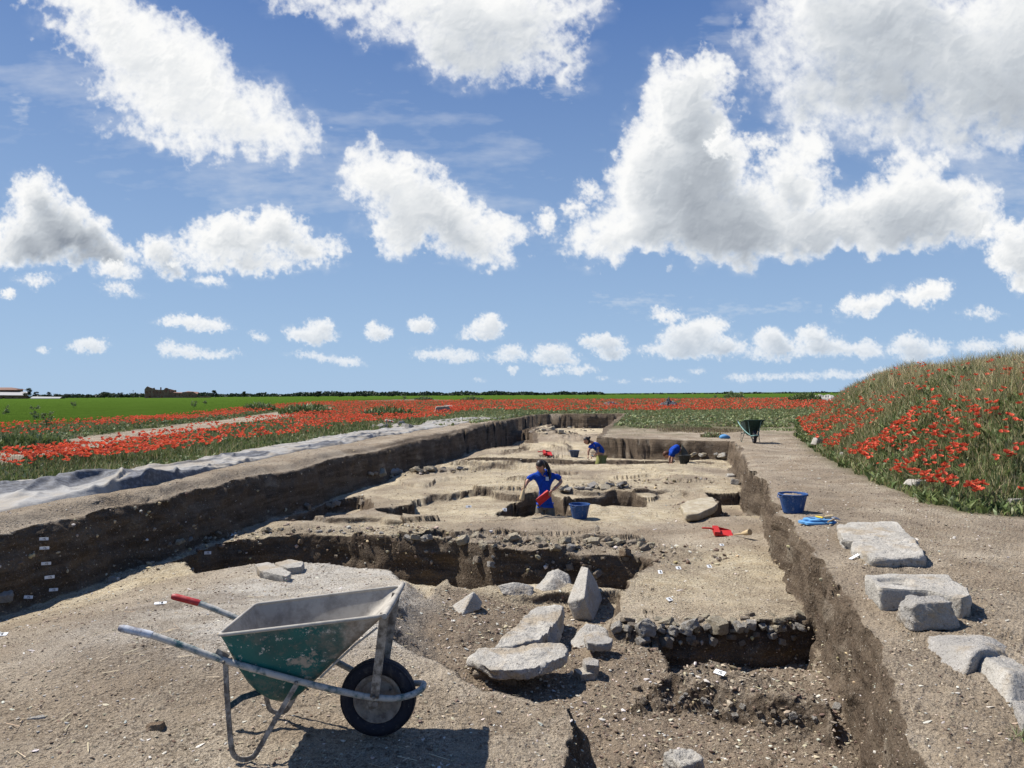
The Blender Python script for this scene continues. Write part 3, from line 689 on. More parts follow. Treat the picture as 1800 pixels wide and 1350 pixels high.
def plain(name, c, rough=.7, spec=.3, metal=0, bump=0):
    s = NT(name, rough, spec); n = s.noise(30, 4, .6)
    s.color(s.mix(s.ramp(n, .3, .7, .3, 0), c, tuple(v*.7 for v in c))); s.b.inputs['Metallic'].default_value = metal
    if bump: s.bump(n, bump, .01)
    return s.m
def tray_mat():
    s = NT('chipped_teal_paint', .5, .4); n1 = s.noise(6, 8, .72); n2 = s.noise(30, 6, .75); n3 = s.noise(9, 4, .6, stretch=(1, 1, .12))
    c = s.mix(s.ramp(s.noise(4, 3), .3, .7), (.004, .115, .105), (.003, .065, .066))
    px = s.n('Separate' + 'XYZ'); s.l(s.tc.outputs['Object'], px.inputs[0])
    # the paint is worn to grey towards the front of the tray and the rim
    worn = s.ramp(s.mul(s.mul(px.outputs[0], 1.0, 'ADD'), s.mul(n1, .45), 'ADD'), .99, 1.13)
    c = s.mix(s.ramp(n3, .60, .70, 0, .6), c, (.30, .24, .17))
    c = s.mix(s.ramp(n1, .55, .62, 0, .9), c, (.36, .30, .24)); c = s.mix(s.ramp(n2, .585, .65), c, (.52, .50, .45)); c = s.mix(s.ramp(s.noise(3.5, 8, .8), .50, .60, 0, .6), c, (.12, .12, .10)); c = s.mix(s.ramp(s.noise(13, 7, .8), .66, .69), c, (.13, .05, .03))
    c = s.mix(worn, c, s.mix(s.ramp(n2, .35, .65), (.20, .16, .12), (.37, .33, .28)))
    s.color(c); s.bump(n1, .25, .006); s.bump(n2, .15, .003); s.l(s.ramp(n1, .45, .6, .42, .9), s.b.inputs['Roughness']); return s.m
M_TRAY = tray_mat()
M_MORTAR = dusty('dried_mortar', (.29, .265, .23), (.42, .39, .34), .8, .9, spec=.15, lo=.35)
M_TUBE = dusty('worn_teal_tube', (.02, .085, .09), (.46, .43, .39), .92, .5, sc=2.2, rust=.5, lo=.33)
M_TUBEDK = dusty('dark_teal_tube', (.012, .04, .048), (.34, .33, .31), .6, .45, sc=2.2, rust=.4, lo=.52)
M_LEG = dusty('muddy_steel', (.12, .10, .08), (.40, .36, .31), .9, .7, sc=2.5, rust=.6, lo=.38)
M_RED = dusty('red_grip', (.36, .012, .014), (.5, .4, .35), .25, .35, spec=.5, lo=.6)
M_WGRIP = dusty('whitened_grip', (.16, .15, .17), (.52, .54, .57), .95, .6, sc=2, lo=.36)
M_TYRE = dusty('tyre_rubber', (.012, .013, .022), (.16, .14, .12), .45, .75, sc=1.5, lo=.5)
M_RIM = dusty('dusty_wheel_disc', (.13, .10, .08), (.30, .255, .21), .9, .85, sc=1.2, rust=.6, lo=.34)
M_BLUE = dusty('blue_bucket_plastic', (.012, .065, .22), (.40, .42, .44), .6, .45, sc=1.6, lo=.55)
M_NAVY = dusty('dark_blue_bucket_plastic', (.025, .045, .10), (.32, .34, .37), .55, .5, sc=1.6, lo=.5)
M_BLACK = dusty('black_bucket_plastic', (.012, .014, .014), (.22, .22, .20), .4, .5, sc=1.6, lo=.55)
M_SOIL = plain('loose_soil', (.25, .20, .15), .95, .1, bump=1)
M_REDP = dusty('red_plastic', (.50, .018, .016), (.45, .36, .30), .35, .4, lo=.58)
M_BRISTLE = plain('straw_bristles', (.48, .37, .22), .9, .1, bump=.6)
M_WOOD = plain('pale_wood', (.42, .31, .18), .7)
M_LBLUE = dusty('light_blue_foam', (.09, .27, .52), (.42, .45, .48), .4, .7, lo=.58)
M_STEEL = plain('steel', (.45, .45, .46), .4, .5, 1.0)
M_WHITE = plain('white_label_card', (.78, .79, .79), .8)
M_INK = plain('black_ink', (.02, .02, .02), .8)
M_YEL = plain('yellow_plastic', (.6, .45, .04), .5)
M_SHADEGREEN = dusty('shade_darkened_green_paint', (.010, .035, .030), (.20, .26, .24), .35, .5, sc=1.5, lo=.58)  # green paint, with the shade on the far barrow's tray put into the colour
M_PGREEN = dusty('pale_green_tube', (.16, .30, .28), (.40, .42, .40), .5, .5, sc=2, lo=.5)
_c = NT('royal_blue_cotton', .92, .1); _n = _c.noise(7, 3, .5, dist=1.2); _c.color(_c.mix(_c.ramp(_n, .3, .7), (.010, .050, .30), (.016, .070, .40))); _c.bump(_n, 1, .06); _c.bump(_c.noise(22, 3), .4, .01); M_SHIRT = _c.m
M_SHIRTL = plain('pale_print', (.42, .55, .70), .9, .1)
M_SKIN = plain('skin_tone', (.40, .22, .15), .55, .3)  # plain skin colour with slight random variation
M_HAIR = plain('dark_brown_hair', (.022, .014, .010), .5, .4, bump=.5)
M_RHAIR = plain('reddish_brown_hair', (.09, .035, .018), .6, .3, bump=.5)
M_KHAKI = plain('grey_khaki_cloth', (.17, .155, .125), .95, .1, bump=.4)
M_OLIVE = plain('olive_green_cloth', (.20, .20, .07), .95, .1, bump=.4)
M_DGREY = plain('dark_grey_green_cloth', (.085, .09, .08), .95, .1, bump=.4)
M_BOOT = plain('dusty_boot_leather', (.15, .11, .08), .8)
M_EYE = plain('dark_eye', (.02, .015, .012), .3, .5)
M_LIP = plain('lip', (.35, .12, .10), .5)
M_GLOVE = plain('grey_work_glove', (.10, .13, .14), .9)
# ------------------------------------------------------------------ wheelbarrow
def curve_pts(P, k=8):
    """Catmull-Rom through the points"""
    P = [Vector(p) for p in P]; out = []
    for i in range(len(P)-1):
        a = P[max(i-1, 0)]; b = P[i]; c = P[i+1]; d = P[min(i+2, len(P)-1)]
        for j in range(k):
            t = j/k; out.append(.5*((2*b)+(c-a)*t+(2*a-5*b+4*c-d)*t*t+(3*b-a-3*c+d)*t*t*t))
    return out+[P[-1]]
def make_barrow(root, mt, mi, mtube, mdk, mleg, mg1, mg2, mrim):
    # x runs from the handles to the wheel, the axle stands at x = 0
    # near tube then the loop round the wheel then the far tube
    half = [(-1.115, .262, .607), (-1.0, .258, .578), (-.84, .250, .520), (-.68, .235, .455), (-.34, .186, .335), (-.08, .110, .238), (.03, .092, .215), (.10, .088, .212), (.175, .070, .222)]
    near = [Vector((x, -y, z)) for x, y, z in half]; far = [Vector((x, y, z)) for x, y, z in half]
    fr = MB(); path = curve_pts(near+[Vector((.215, -.035, .233)), Vector((.222, 0, .238)), Vector((.215, .035, .233))]+far[::-1], 7); fr.tube(path, .0155, 12)
    fr.build('frame_tube', mtube, root)
    for sgn, g in ((-1, mg1), (1, mg2)):
        b = MB(); p = [Vector((-1.125, sgn*.2625, .609)), Vector((-1.06, sgn*.261, .594)), Vector((-1.0, sgn*.258, .579))]
        b.tube([p[0]+Vector((-.012, 0, .003)), p[0], p[0]+Vector((.008, 0, -.001)), p[1], p[2], p[2]+Vector((.012, 0, -.004))], [.013, .0165, .0175, .0172, .0172, .016], 16)
        b.build('grip', g, root)
    # tray: nested loops from the rim to the belly
    def loop(xb, xf, w_b, w_f, zb, zf, rc, n=7):
        c = []
        cs = [(xb, -w_b, zb), (xf, -w_f, zf), (xf, w_f, zf), (xb, w_b, zb)]
        out = []
        for i in range(4):
            p = Vector(cs[i]); a = Vector(cs[i-1]); b = Vector(cs[(i+1) % 4])
            da = (a-p); db = (b-p); r = min(rc, da.length*.45, db.length*.45); pa = p+da.normalized()*r; pb = p+db.normalized()*r
            for k in range(n): t = k/(n-1); out.append((1-t)**2*pa+2*t*(1-t)*p+t*t*pb)
        res = []
        m = len(out)
        for i in range(m):
            res.append(out[i])
            q = out[(i+1) % m]
            if (q-out[i]).length > .09:
                kk = 9
                for j in range(1, kk): res.append(out[i].lerp(q, j/kk))
        return res
    lv = [(-.690, .075, .252, .262, .567, .655, .035), (-.672, .010, .240, .238, .52, .592, .045), (-.650, -.075, .224, .206, .455, .510, .055), (-.625, -.165, .205, .172, .385, .420, .06), (-.595, -.240, .184, .150, .315, .345, .07),
          (-.560, -.300, .165, .138, .262, .285, .08), (-.515, -.350, .140, .118, .222, .238, .09), (-.470, -.390, .095, .085, .198, .205, .09), (-.440, -.420, .03, .03, .19, .19, .02)]
    L = [loop(*a) for a in lv]; m = len(L[0])
    for q in L: assert len(q) >= 8
    # resample every loop to the same number
    def resample(P, n=96):
        P = P+[P[0]]; d = [0]
        for i in range(len(P)-1): d.append(d[-1]+(P[i+1]-P[i]).length)
        out = []; k = 0
        for j in range(n):
            t = d[-1]*j/n
            while d[k+1] < t: k += 1
            f = (t-d[k])/max(d[k+1]-d[k], 1e-9); out.append(P[k].lerp(P[k+1], f))
        return out
    def byangle(P, n=112):
        """resample so that the seams stay aligned between loops"""
        q = 4; out = []; P2 = P; m = len(P2)
        return resample(P2, n)
    L = [byangle(q) for q in L]; n = len(L[0])
    def shell(inset):
        out = []
        for i, q in enumerate(L):
            c = sum(q, Vector())/len(q)
            out.append([p+(Vector((c.x-p.x, c.y-p.y, 0)).normalized()*inset if inset else Vector())+Vector((0, 0, inset*.8 if i > 3 else 0)) for p in q])
        return out
    outer = shell(0); inner = shell(.006)
    o = MB(); vs = [p for q in outer for p in q]; fs = [(i*n+k, i*n+(k+1) % n, (i+1)*n+(k+1) % n, (i+1)*n+k) for i in range(len(L)-1) for k in range(n)]; fs.append(tuple((len(L)-1)*n+k for k in range(n)))
    o.add(vs, fs); k0 = len(o.v)
    o.cur = 1; vs = [p for q in inner for p in q]; fs = [tuple(reversed(f)) for f in fs]; o.add(vs, fs)
    # lip between the two shells
    o.add([], []); o.f += [(k, k0+k, k0+(k+1) % n, (k+1) % n) for k in range(n)]; o.mi += [1]*n
    me = bpy.data.meshes.new('tray'); me.from_pydata(o.v, [], o.f); me.materials.append(mt); me.materials.append(mi); me.polygons.foreach_set('material_index', o.mi)
    me.polygons.foreach_set('use_smooth', [True]*len(me.polygons)); me.set_sharp_from_angle(angle=math.radians(32)); tr = bpy.data.objects.new('tray', me); COL.objects.link(tr); tr.parent = root
    rim = MB(); rim.tube([p+Vector((0, 0, .004)) for p in L[0]], .0085, 10, closed=True); rim.build('rim', mi, tr)
    fb = MB(); fb.tube([(.080, -.285, .662), (.083, -.20, .664), (.083, .20, .664), (.080, .285, .662)], [.013, .0145, .0145, .013], 12); fb.build('front_bar', mi, tr)
    # seam ridge down the near and far side of the front
    for sg in (-1, 1):
        sm = MB(); sm.tube([(.040, sg*.248, .60), (-.075, sg*.210, .505), (-.165, sg*.176, .418), (-.245, sg*.152, .338)], .005, 8)
        sm.build('seam', mi, tr)
    # legs: flat bar bent to a V with a rounded foot
    for sg in (-1, 1):
        b = MB(); y = sg*.235
        P = [(-.665, sg*.226, .447), (-.655, y, .30), (-.640, y*1.03, .14), (-.628, y*1.06, .055), (-.612, y*1.06, .018), (-.575, y*1.06, .004), (-.535, y*1.05, .012), (-.508, y*1.03, .045), (-.44, y*.93, .165), (-.345, sg*.188, .325)]
        b.tube(curve_pts(P, 5), .01, 8, flat=(.0115, .0035)); b.build('leg', mleg, root)
        b = MB(); b.tube([(-.648, y*1.0, .235), (-.60, sg*.19, .262), (-.53, sg*.12, .262)], .01, 8, flat=(.014, .003)); b.build('brace', mdk, root)
        b = MB(); b.tube([(.062, sg*.176, .645), (.055, sg*.165, .60), (.005, sg*.112, .25), (.0, sg*.108, .222)], .01, 8, flat=(.021, .0035)); b.build('tray_support', mleg if mi is M_MORTAR else mtube, root)
        b = MB(); b.tube([(-.02, sg*.094, .235), (-.02, sg*.080, .17), (-.01, sg*.078, .150)], .01, 8, flat=(.022, .003)); b.build('axle_bracket', mleg, root)
        b = MB(); b.box((-.68, sg*.224, .475), (.06, .02, .035), Euler((0, .5, 0)).to_matrix()); b.build('tray_bracket', mleg, root)
    for sg in (-1, 1):
        for (x, y, z) in ((0, .126, .232), (-.345, .206, .335), (-.665, .245, .447)):
            bl = MB(); bl.lathe([(0, -.012), (.009, -.011), (.009, .006), (.006, .010), (0, .011)], 6, Matrix.Translation((x, sg*y, z)) @ Matrix.Rotation(math.pi/2, 4, 'X'))
            bl.build('bolt', mleg, root)
    # wheel
    wh = empty('wheel', (0, 0, .185)); wh.parent = root
    RX = Matrix.Rotation(math.pi/2, 4, 'X')
    t = MB(); prof = []
    for k in range(22):
        a = 2*math.pi*k/22; prof.append((.150+.036*math.cos(a)*(1 if math.cos(a) < 0 else 1.0), .041*math.copysign(abs(math.sin(a))**.8, math.sin(a))))
    t.lathe(prof, 72, RX, closed=True)
    for yy in (-.026, -.009, .009, .026):
        t.lathe([(.1835-abs(yy)*.22, yy-.005), (.1875-abs(yy)*.22, yy-.004), (.1875-abs(yy)*.22, yy+.004), (.1835-abs(yy)*.22, yy+.005)], 72, RX, closed=True)
    t.build('tyre', M_TYRE, wh)
    r = MB(); r.lathe([(0, -.018), (.03, -.018), (.035, -.012), (.085, -.008), (.098, -.020), (.112, -.030), (.1185, -.030), (.1185, .030), (.112, .030), (.098, .020), (.085, .008), (.035, .012), (.03, .018), (0, .018)], 48, RX); r.build('wheel_disc', mrim, wh)
    h = MB(); h.lathe([(0, -.098), (.012, -.098), (.016, -.094), (.016, -.070), (.021, -.068), (.021, .068), (.016, .070), (.016, .094), (.012, .098), (0, .098)], 20, RX); h.build('hub', mrim, wh)
    v = MB(); v.tube([(.06, -.016, .04), (.066, -.03, .046), (.068, -.038, .05)], .0045, 8); v.build('valve', M_TYRE, wh)
BX, BY = -.667, 3.66
_bz = min(ground_z(BX, BY), .02)
BARROW = empty('wheelbarrow', (BX, BY, _bz-.004), 0, label='chipped teal wheelbarrow with grey mortar-caked tray standing in the foreground', cat='wheelbarrow', group='wheelbarrows on the dig')
make_barrow(BARROW, M_TRAY, M_MORTAR, M_TUBE, M_TUBEDK, M_LEG, M_WGRIP, M_RED, M_RIM)
p = on_ground(1326, 779, .1)
B2 = empty('wheelbarrow', (p.x, p.y, p.z), math.radians(-97), label='green wheelbarrow with shade put into its paint, seen wheel first beyond the far end of the trench rim', cat='wheelbarrow', group='wheelbarrows on the dig')
B2.scale = (1.06, 1.12, 1.06)
make_barrow(B2, M_SHADEGREEN, M_SHADEGREEN, M_PGREEN, M_SHADEGREEN, M_SHADEGREEN, M_TYRE, M_TYRE, M_LEG)

# ------------------------------------------------------------------ buckets
def make_bucket(loc, s, mat, label, soil=None, rz=0.):
    r = empty('bucket', loc, rz, label=label, cat='bucket', group='buckets on the dig'); r.scale = (s, s, s)
    b = MB(); b.lathe([(0, .0), (.118, .0), (.124, .004), (.13, .02), (.178, .235), (.182, .245), (.190, .247), (.193, .256), (.186, .262), (.178, .258), (.172, .235), (.124, .02), (.118, .010), (0, .010)], 40); b.build('shell', mat, r)
    for a in (0, math.pi):
        h = MB(); P = [Matrix.Rotation(a, 3, 'Z') @ Vector(v) for v in ((.186, -.055, .245), (.200, -.05, .240), (.212, -.03, .222), (.214, 0, .215), (.212, .03, .222), (.200, .05, .240), (.186, .055, .245))]
        h.tube(curve_pts(P, 4), .006, 8); h.build('handle', mat, r)
    if soil:
        V = []; n = 28; q = MB(); z = soil; R = .124+(z-.02)/.215*.048-.003
        for i in range(9):
            for k in range(n):
                rr = R*i/8; th = 2*math.pi*k/n; V.append((rr*math.cos(th), rr*math.sin(th), z+.03*math.cos(i/8*1.57)+.012*float(vnoise(np.array([rr*40*math.cos(th)+loc[0]*9]), np.array([rr*40*math.sin(th)]), 5)[0])))
        q.add(V, [(i*n+k, i*n+(k+1) % n, (i+1)*n+(k+1) % n, (i+1)*n+k) for i in range(8) for k in range(n)]); s_ = q.build('soil_fill', M_SOIL, r)
    return r
def place_bucket(px, py, s, mat, label, soil=None, z=0, rz=.3): p = on_ground(px, py, z); return make_bucket((p.x, p.y, p.z-.004), s, mat, label, soil, rz)
place_bucket(1394, 901, .98, M_BLUE, 'royal blue bucket filled with soil on the right trench rim', .225, .12)
place_bucket(1019, 911, .98, M_BLUE, 'royal blue empty bucket standing on the dig floor beside the standing woman', None, FL, .9)
place_bucket(1010, 804, .98, M_NAVY, 'dusty dark blue bucket beside the kneeling digger', .2, FL)
place_bucket(1203, 815, 1.02, M_BLACK, 'black bucket in front of the bent over digger', .2, FL)

# ------------------------------------------------------------------ small tools
def make_dustpan(root):
    b = MB(); w, l, h, t = .115, .22, .055, .003
    # floor, back wall and side walls rising to the back
    b.add([(-w, 0, 0), (w, 0, 0), (w*.86, l, .004), (-w*.86, l, .004), (-w, 0, t), (w, 0, t), (w*.86, l, .004+t), (-w*.86, l, .004+t)], [(0, 3, 2, 1), (4, 5, 6, 7), (0, 1, 5, 4), (1, 2, 6, 5), (2, 3, 7, 6), (3, 0, 4, 7)])
    for sg in (-1, 1):
        b.add([(sg*w, 0, 0), (sg*w*.86, l, 0), (sg*w*.86, l, h), (sg*w, .03, .012), (sg*(w-t), 0, 0), (sg*(w*.86-t), l, 0), (sg*(w*.86-t), l, h), (sg*(w-t), .03, .012)], [(0, 1, 2, 3), (4, 7, 6, 5), (3, 2, 6, 7), (0, 3, 7, 4), (1, 5, 6, 2)])
    b.box((0, l+.002, h/2), (w*1.72, .005, h)); b.box((0, l-.03, h+.001), (w*1.70, .065, .004))
    b.build('pan', M_REDP, root, smooth=False)
    hd = MB(); hd.tube(curve_pts([(0, l, h*.8), (0, l+.03, h*1.0), (0, l+.08, h*1.05), (0, l+.14, h*1.0)], 4), [.012]*4*3+[.009], 10); hd.build('handle', M_REDP, root)
def make_brush(root):
    b = MB(); b.tube(curve_pts([(0, 0, 0), (0, .05, .004), (0, .12, .012), (0, .15, .014)], 4), [.010, .011, .012, .012, .011, .010, .009, .009, .009, .010, .010, .009, .006], 10); b.build('handle', M_WOOD, root)
    b = MB(); b.tube([(0, 0, 0), (0, -.04, -.003), (0, -.10, -.006), (0, -.15, -.008)], [.014, .026, .034, .038], 12); b.build('bristles', M_BRISTLE, root)
p = on_ground(1285, 940, FL); d1 = empty('dustpan', (p.x+.02, p.y, p.z+.012), math.radians(108), label='red dustpan lying on the dig floor near the right trench wall', cat='dustpan', group='red dustpans'); make_dustpan(d1); d1.scale = (1.15, 1.3, 1.15); d1.rotation_euler = (math.radians(4), math.radians(-16), math.radians(84))
p2 = on_ground(1304, 945, FL); d2 = empty('hand_brush', (p2.x, p2.y, p2.z+.06), math.radians(20), label='straw hand brush lying against the red dustpan near the right wall', cat='brush'); make_brush(d2); d2.rotation_euler = (math.radians(-20), 0, math.radians(25)); d2.scale = (1.2,)*3
p = on_ground(970, 801, FL); d3 = empty('dustpan', (p.x, p.y, p.z+.06), math.radians(80), label='small red dustpan resting left of the dark blue bucket at the back', cat='dustpan', group='red dustpans'); make_dustpan(d3); d3.scale = (1.5, 1.4, 1.5); d3.rotation_euler = (0, math.radians(-20), math.radians(95))
# light blue kneeling mat with tools on it
p = on_ground(1437, 920, .12)
def mat_shape(root, w, d, th, name, seed, off=(0, 0, 0)):
    rg = random.Random(seed); n = 60; T = []
    for k in range(n):
        a = 2*math.pi*k/n; c, s_ = math.cos(a), math.sin(a); r = (abs(c)**3.2+abs(s_)**3.2)**(-1/3.2); r *= 1-.16*max(0, math.cos(a*2-.8))**8+.02*math.sin(5*a+seed); T.append((off[0]+c*r*w/2, off[1]+s_*r*d/2))
    b = MB(); b.add([(x, y, off[2]) for x, y in T]+[(x, y, off[2]+th) for x, y in T]+[(x*.96+off[0]*.04, y*.96+off[1]*.04, off[2]+th+.004) for x, y in T], [tuple(reversed(range(n)))]+[(k, (k+1) % n, n+(k+1) % n, n+k) for k in range(n)]+[(n+k, n+(k+1) % n, 2*n+(k+1) % n, 2*n+k) for k in range(n)]+[tuple(range(2*n, 3*n))])
    return b.build(name, M_LBLUE, root)
km = empty('kneeling_mat', (p.x, p.y, p.z+.002), .1, label='light blue foam kneeling mat on the rim right of the blue bucket', cat='kneeling mat')
mat_shape(km, .42, .26, .022, 'lower_layer', 2); mat_shape(km, .34, .21, .02, 'upper_layer', 5, (.02, .02, .028))
for (dx, dy, rz, lab, kind) in ((-.04, .01, .4, 'small hand trowel lying on the light blue kneeling mat', 0), (.08, .0, 1.9, 'paint brush lying on the light blue kneeling mat', 1), (.13, -.09, -.7, 'small pick with a grey head beside the light blue mat', 2)):
    r = empty('trowel' if kind == 0 else 'hand_brush' if kind == 1 else 'hand_pick', (p.x+dx, p.y+dy, p.z+.072 if kind < 2 else p.z+.05), rz, label=lab, cat=('trowel', 'brush', 'pick')[kind])
    if kind == 1: make_brush(r); r.scale = (.8,)*3
    elif kind == 0:
        b = MB(); b.add([(0, .12, 0), (-.035, .03, 0), (0, 0, .004), (.035, .03, 0), (0, .12, -.003), (-.035, .03, -.003), (0, 0, -.001), (.035, .03, -.003)], [(0, 1, 2, 3), (4, 7, 6, 5), (0, 4, 5, 1), (1, 5, 6, 2), (2, 6, 7, 3), (3, 7, 4, 0)]); b.build('blade', M_STEEL, r, smooth=False)
        b = MB(); b.tube([(0, 0, 0), (0, -.03, .01), (0, -.035, .012)], .004, 8); b.build('tang', M_STEEL, r); b = MB(); b.tube([(0, -.03, .012), (0, -.05, .012), (0, -.10, .012), (0, -.14, .012)], [.009, .012, .013, .010], 10); b.build('handle', M_YEL, r)
    else:
        b = MB(); b.tube([(0, -.14, 0), (0, .1, .005)], .011, 8); b.build('handle', M_WOOD, r); b = MB(); b.tube([(-.07, .1, 0), (-.03, .1, .012), (.0, .1, .014), (.03, .1, .012), (.07, .1, -.004)], [.004, .013, .018, .013, .004], 8); b.build('head', M_STEEL, r)

# ------------------------------------------------------------------ the big stones
G_FALL = 'fallen stone blocks in the middle of the dig'; G_BANK = 'stone blocks lined up on the right trench rim'
def DD(bpx, bpy, bd):
    off = hit(bpx, bpy).y-bd+.03
    return lambda px, py, y: D_(px, py, y+off)
def wxy(P, z): return [(W_(a, b, z).x, W_(a, b, z).y) for a, b in P]
_d = DD(1043, 1093, 7.38); o = hull_rock('stone_block', [_d(1022, 995, 7.9), _d(1034, 997, 7.8), _d(997, 1059, 7.45), _d(1027, 1051, 7.3), _d(1043, 1093, 7.38), _d(1009, 1089, 7.42), _d(1060, 1053, 7.85), _d(1049, 1022, 8.0), _d(1005, 1045, 8.05), _d(1030, 1075, 8.0)], M_STONE, n=6, amp=.004, rnd=.012, seed=1)
tag(o, 'tall pale squared stone block standing on its corner, tallest of the fallen stones', 'stone block', G_FALL)
_d = DD(811, 1083, 6.95); o = hull_rock('stone_block', [_d(833, 1039, 7.2), _d(788, 1069, 7.2), _d(811, 1083, 6.95), _d(849, 1059, 7.25), _d(845, 1071, 7.15), _d(790, 1075, 7.2), _d(826, 1045, 7.5), _d(822, 1076, 7.4), _d(800, 1066, 7.45)], M_STONE, n=5, amp=.004, rnd=.012, seed=2)
tag(o, 'small pale wedge shaped stone lying alone at the edge of the grey plateau', 'stone block', G_FALL)
_d = DD(998, 1055, 7.75); o = hull_rock('boulder', [_d(938, 1034, 7.95), _d(962, 1005, 8.2), _d(982, 997, 8.3), _d(1002, 1006, 8.3), _d(1012, 1040, 8.0), _d(998, 1055, 7.75), _d(950, 1042, 7.8), _d(945, 1050, 8.3), _d(1000, 1050, 8.4), _d(970, 1016, 7.9)], M_STONE, n=5, amp=.016, rnd=.04, seed=3)
tag(o, 'rough pale boulder leaning against the tall squared block from the left', 'boulder', G_FALL)
_d = DD(905, 1052, 8); o = hull_rock('boulder', [_d(873, 1028, 8.1), _d(882, 1045, 8.0), _d(900, 1023, 8.15), _d(912, 1022, 8.1), _d(938, 1031, 8.1), _d(938, 1050, 8.0), _d(905, 1052, 8.0), _d(880, 1040, 8.4), _d(935, 1042, 8.4)], M_STONE, n=5, amp=.013, rnd=.03, seed=4)
tag(o, 'low pale boulder at the lip of the deep pit, leftmost of the large fallen boulders', 'boulder', G_FALL)
_d = DD(1060, 1058, 7.9); o = hull_rock('stone_slab', [_d(1050, 1032, 8.2), _d(1086, 1042, 8.1), _d(1060, 1056, 7.9), _d(1052, 1062, 8.0), _d(1084, 1052, 8.3), _d(1050, 1045, 8.5)], M_STONE, n=5, amp=.008, seed=5)
tag(o, 'low pale stone peeping out behind the right of the tall squared block', 'stone slab', G_FALL)
o = star_slab('stone_slab', wxy([(942, 1064), (968, 1062), (991, 1064), (984, 1082), (975, 1098), (966, 1110), (952, 1121), (932, 1130), (905, 1136), (868, 1139), (880, 1122), (904, 1106), (918, 1085)], -.42), -.42, -.66, M_STONE, seed=6, amp=.034)
tag(o, 'long rough stone slab running back from the front slab towards the tall block', 'stone slab', G_FALL)
o = star_slab('stone_slab', wxy([(829, 1151), (846, 1140), (868, 1136), (905, 1138), (951, 1130), (985, 1130), (998, 1138), (994, 1152), (969, 1165), (933, 1172), (898, 1176), (862, 1174), (842, 1166)], -.38), -.38, -.46, M_STONE, seed=7, amp=.026)
tag(o, 'broad pale stone slab with a dark hollow beneath it, nearest of the fallen slabs', 'stone slab', G_FALL)
p = on_ground(868, 1192, -.6); o = rock('rubble_stone', (p.x, p.y+.10, -.66), (.36, .30, .19), M_RUBBLE2, n=5, seed=8, amp=.10, sink=0); tag(o, 'lumpy mortared stone carrying the left end of the broad slab', 'stone', G_FALL)
_d = DD(1035, 1142, 6.6); o = hull_rock('boulder', [_d(998, 1132, 6.75), _d(1012, 1112, 6.95), _d(1033, 1093, 7.1), _d(1052, 1096, 7.1), _d(1068, 1104, 7.0), _d(1072, 1122, 6.85), _d(1035, 1140, 6.6), _d(1010, 1142, 6.65), _d(1040, 1110, 7.4), _d(1075, 1122, 7.2), _d(1010, 1135, 7.2)], M_STONE, n=5, amp=.016, rnd=.03, seed=9)
tag(o, 'rough grey boulder right of the long slab, at the left end of the rubble wall', 'boulder', G_FALL)
o = star_slab('stone_slab', wxy([(1026, 1118), (1045, 1115), (1066, 1119), (1077, 1125), (1072, 1133), (1050, 1134), (1032, 1131)], -.47), -.46, -.53, M_GSTONE, seed=10, amp=.01, rings=14, segs=90); tag(o, 'thin dark edged flat stone resting on the grey boulder', 'stone slab', G_FALL)
for i, (P, zt, zb, lab) in enumerate((([(1024, 1158), (1036, 1155), (1052, 1160), (1052, 1170), (1030, 1169)], -.50, -.58, 'small grey flat stone, upper of the two stacked right of the broad slab'), ([(1008, 1176), (1025, 1172), (1050, 1176), (1044, 1184), (1020, 1186)], -.56, -.66, 'small pale flat stone, lower of the two right of the broad slab'))):
    o = star_slab('stone_slab', wxy(P, zt), zt, zb, M_GSTONE if i == 0 else M_STONE, seed=11+i, amp=.008, rings=12, segs=80); tag(o, lab, 'stone slab', G_FALL)
p = on_ground(1208, 1385, -.6); o = rock('boulder', (p.x, p.y+.02, p.z), (.21, .19, .20), M_STONE, (0, 0, .3), .25, 5, 14, .09, .8); tag(o, 'broken whitish stone at the bottom edge of the photo on the trench floor', 'boulder')
p = on_ground(1012, 1125, -.6)
# slabs on the right rim
o = star_slab('stone_slab', wxy([(1470, 922), (1500, 918), (1557, 917), (1578, 920), (1600, 942), (1619, 962), (1624, 976), (1600, 978), (1563, 980), (1531, 979), (1513, 966), (1498, 957), (1499, 944), (1481, 948)], .24), .24, .10, M_STONE, seed=20, amp=.024, tilt=(.02, .0))
tag(o, 'large flat pale stone slab with a broken corner, farthest of the stones on the rim', 'stone slab', G_BANK)
def socket(P, c):
    w = W_(1574, 1021, .28); dx = P[:, 0]-(w.x-c[0]); dy = P[:, 1]-(w.y-c[1]); top = P[:, 2] > .2
    r = np.sqrt((dx/.125)**2+(dy/.105)**2); P[:, 2] -= np.where(top, .030*(1-sstep(.8, 1.05, r)), 0)
    r2_ = np.maximum(abs(dx-.035)/.030, abs(dy+.01)/.035); P[:, 2] -= np.where(top, .07*(1-sstep(.8, 1.3, r2_)), 0)
    return P
o = star_slab('hollowed_block', wxy([(1519, 1010), (1560, 1008), (1620, 1009), (1667, 1009), (1676, 1020), (1702, 1033), (1707, 1046), (1690, 1052), (1650, 1043), (1632, 1038), (1600, 1036), (1546, 1034)], .28), .28, .10, M_STONE, seed=21, amp=.008, pit=socket, rings=44, segs=170)
tag(o, 'pale stone block with a carved square socket in its top on the rim', 'stone block', G_BANK)
p = on_ground(1643, 1108, .12); o = rock('boulder', (p.x+.03, p.y+.11, p.z), (.36, .22, .18), M_GSTONE, (0, 0, .05), .10, 5, 22, .05, .72, sink=.06, extra=6); tag(o, 'rounded grey boulder in front of the block with the carved socket', 'boulder', G_BANK)
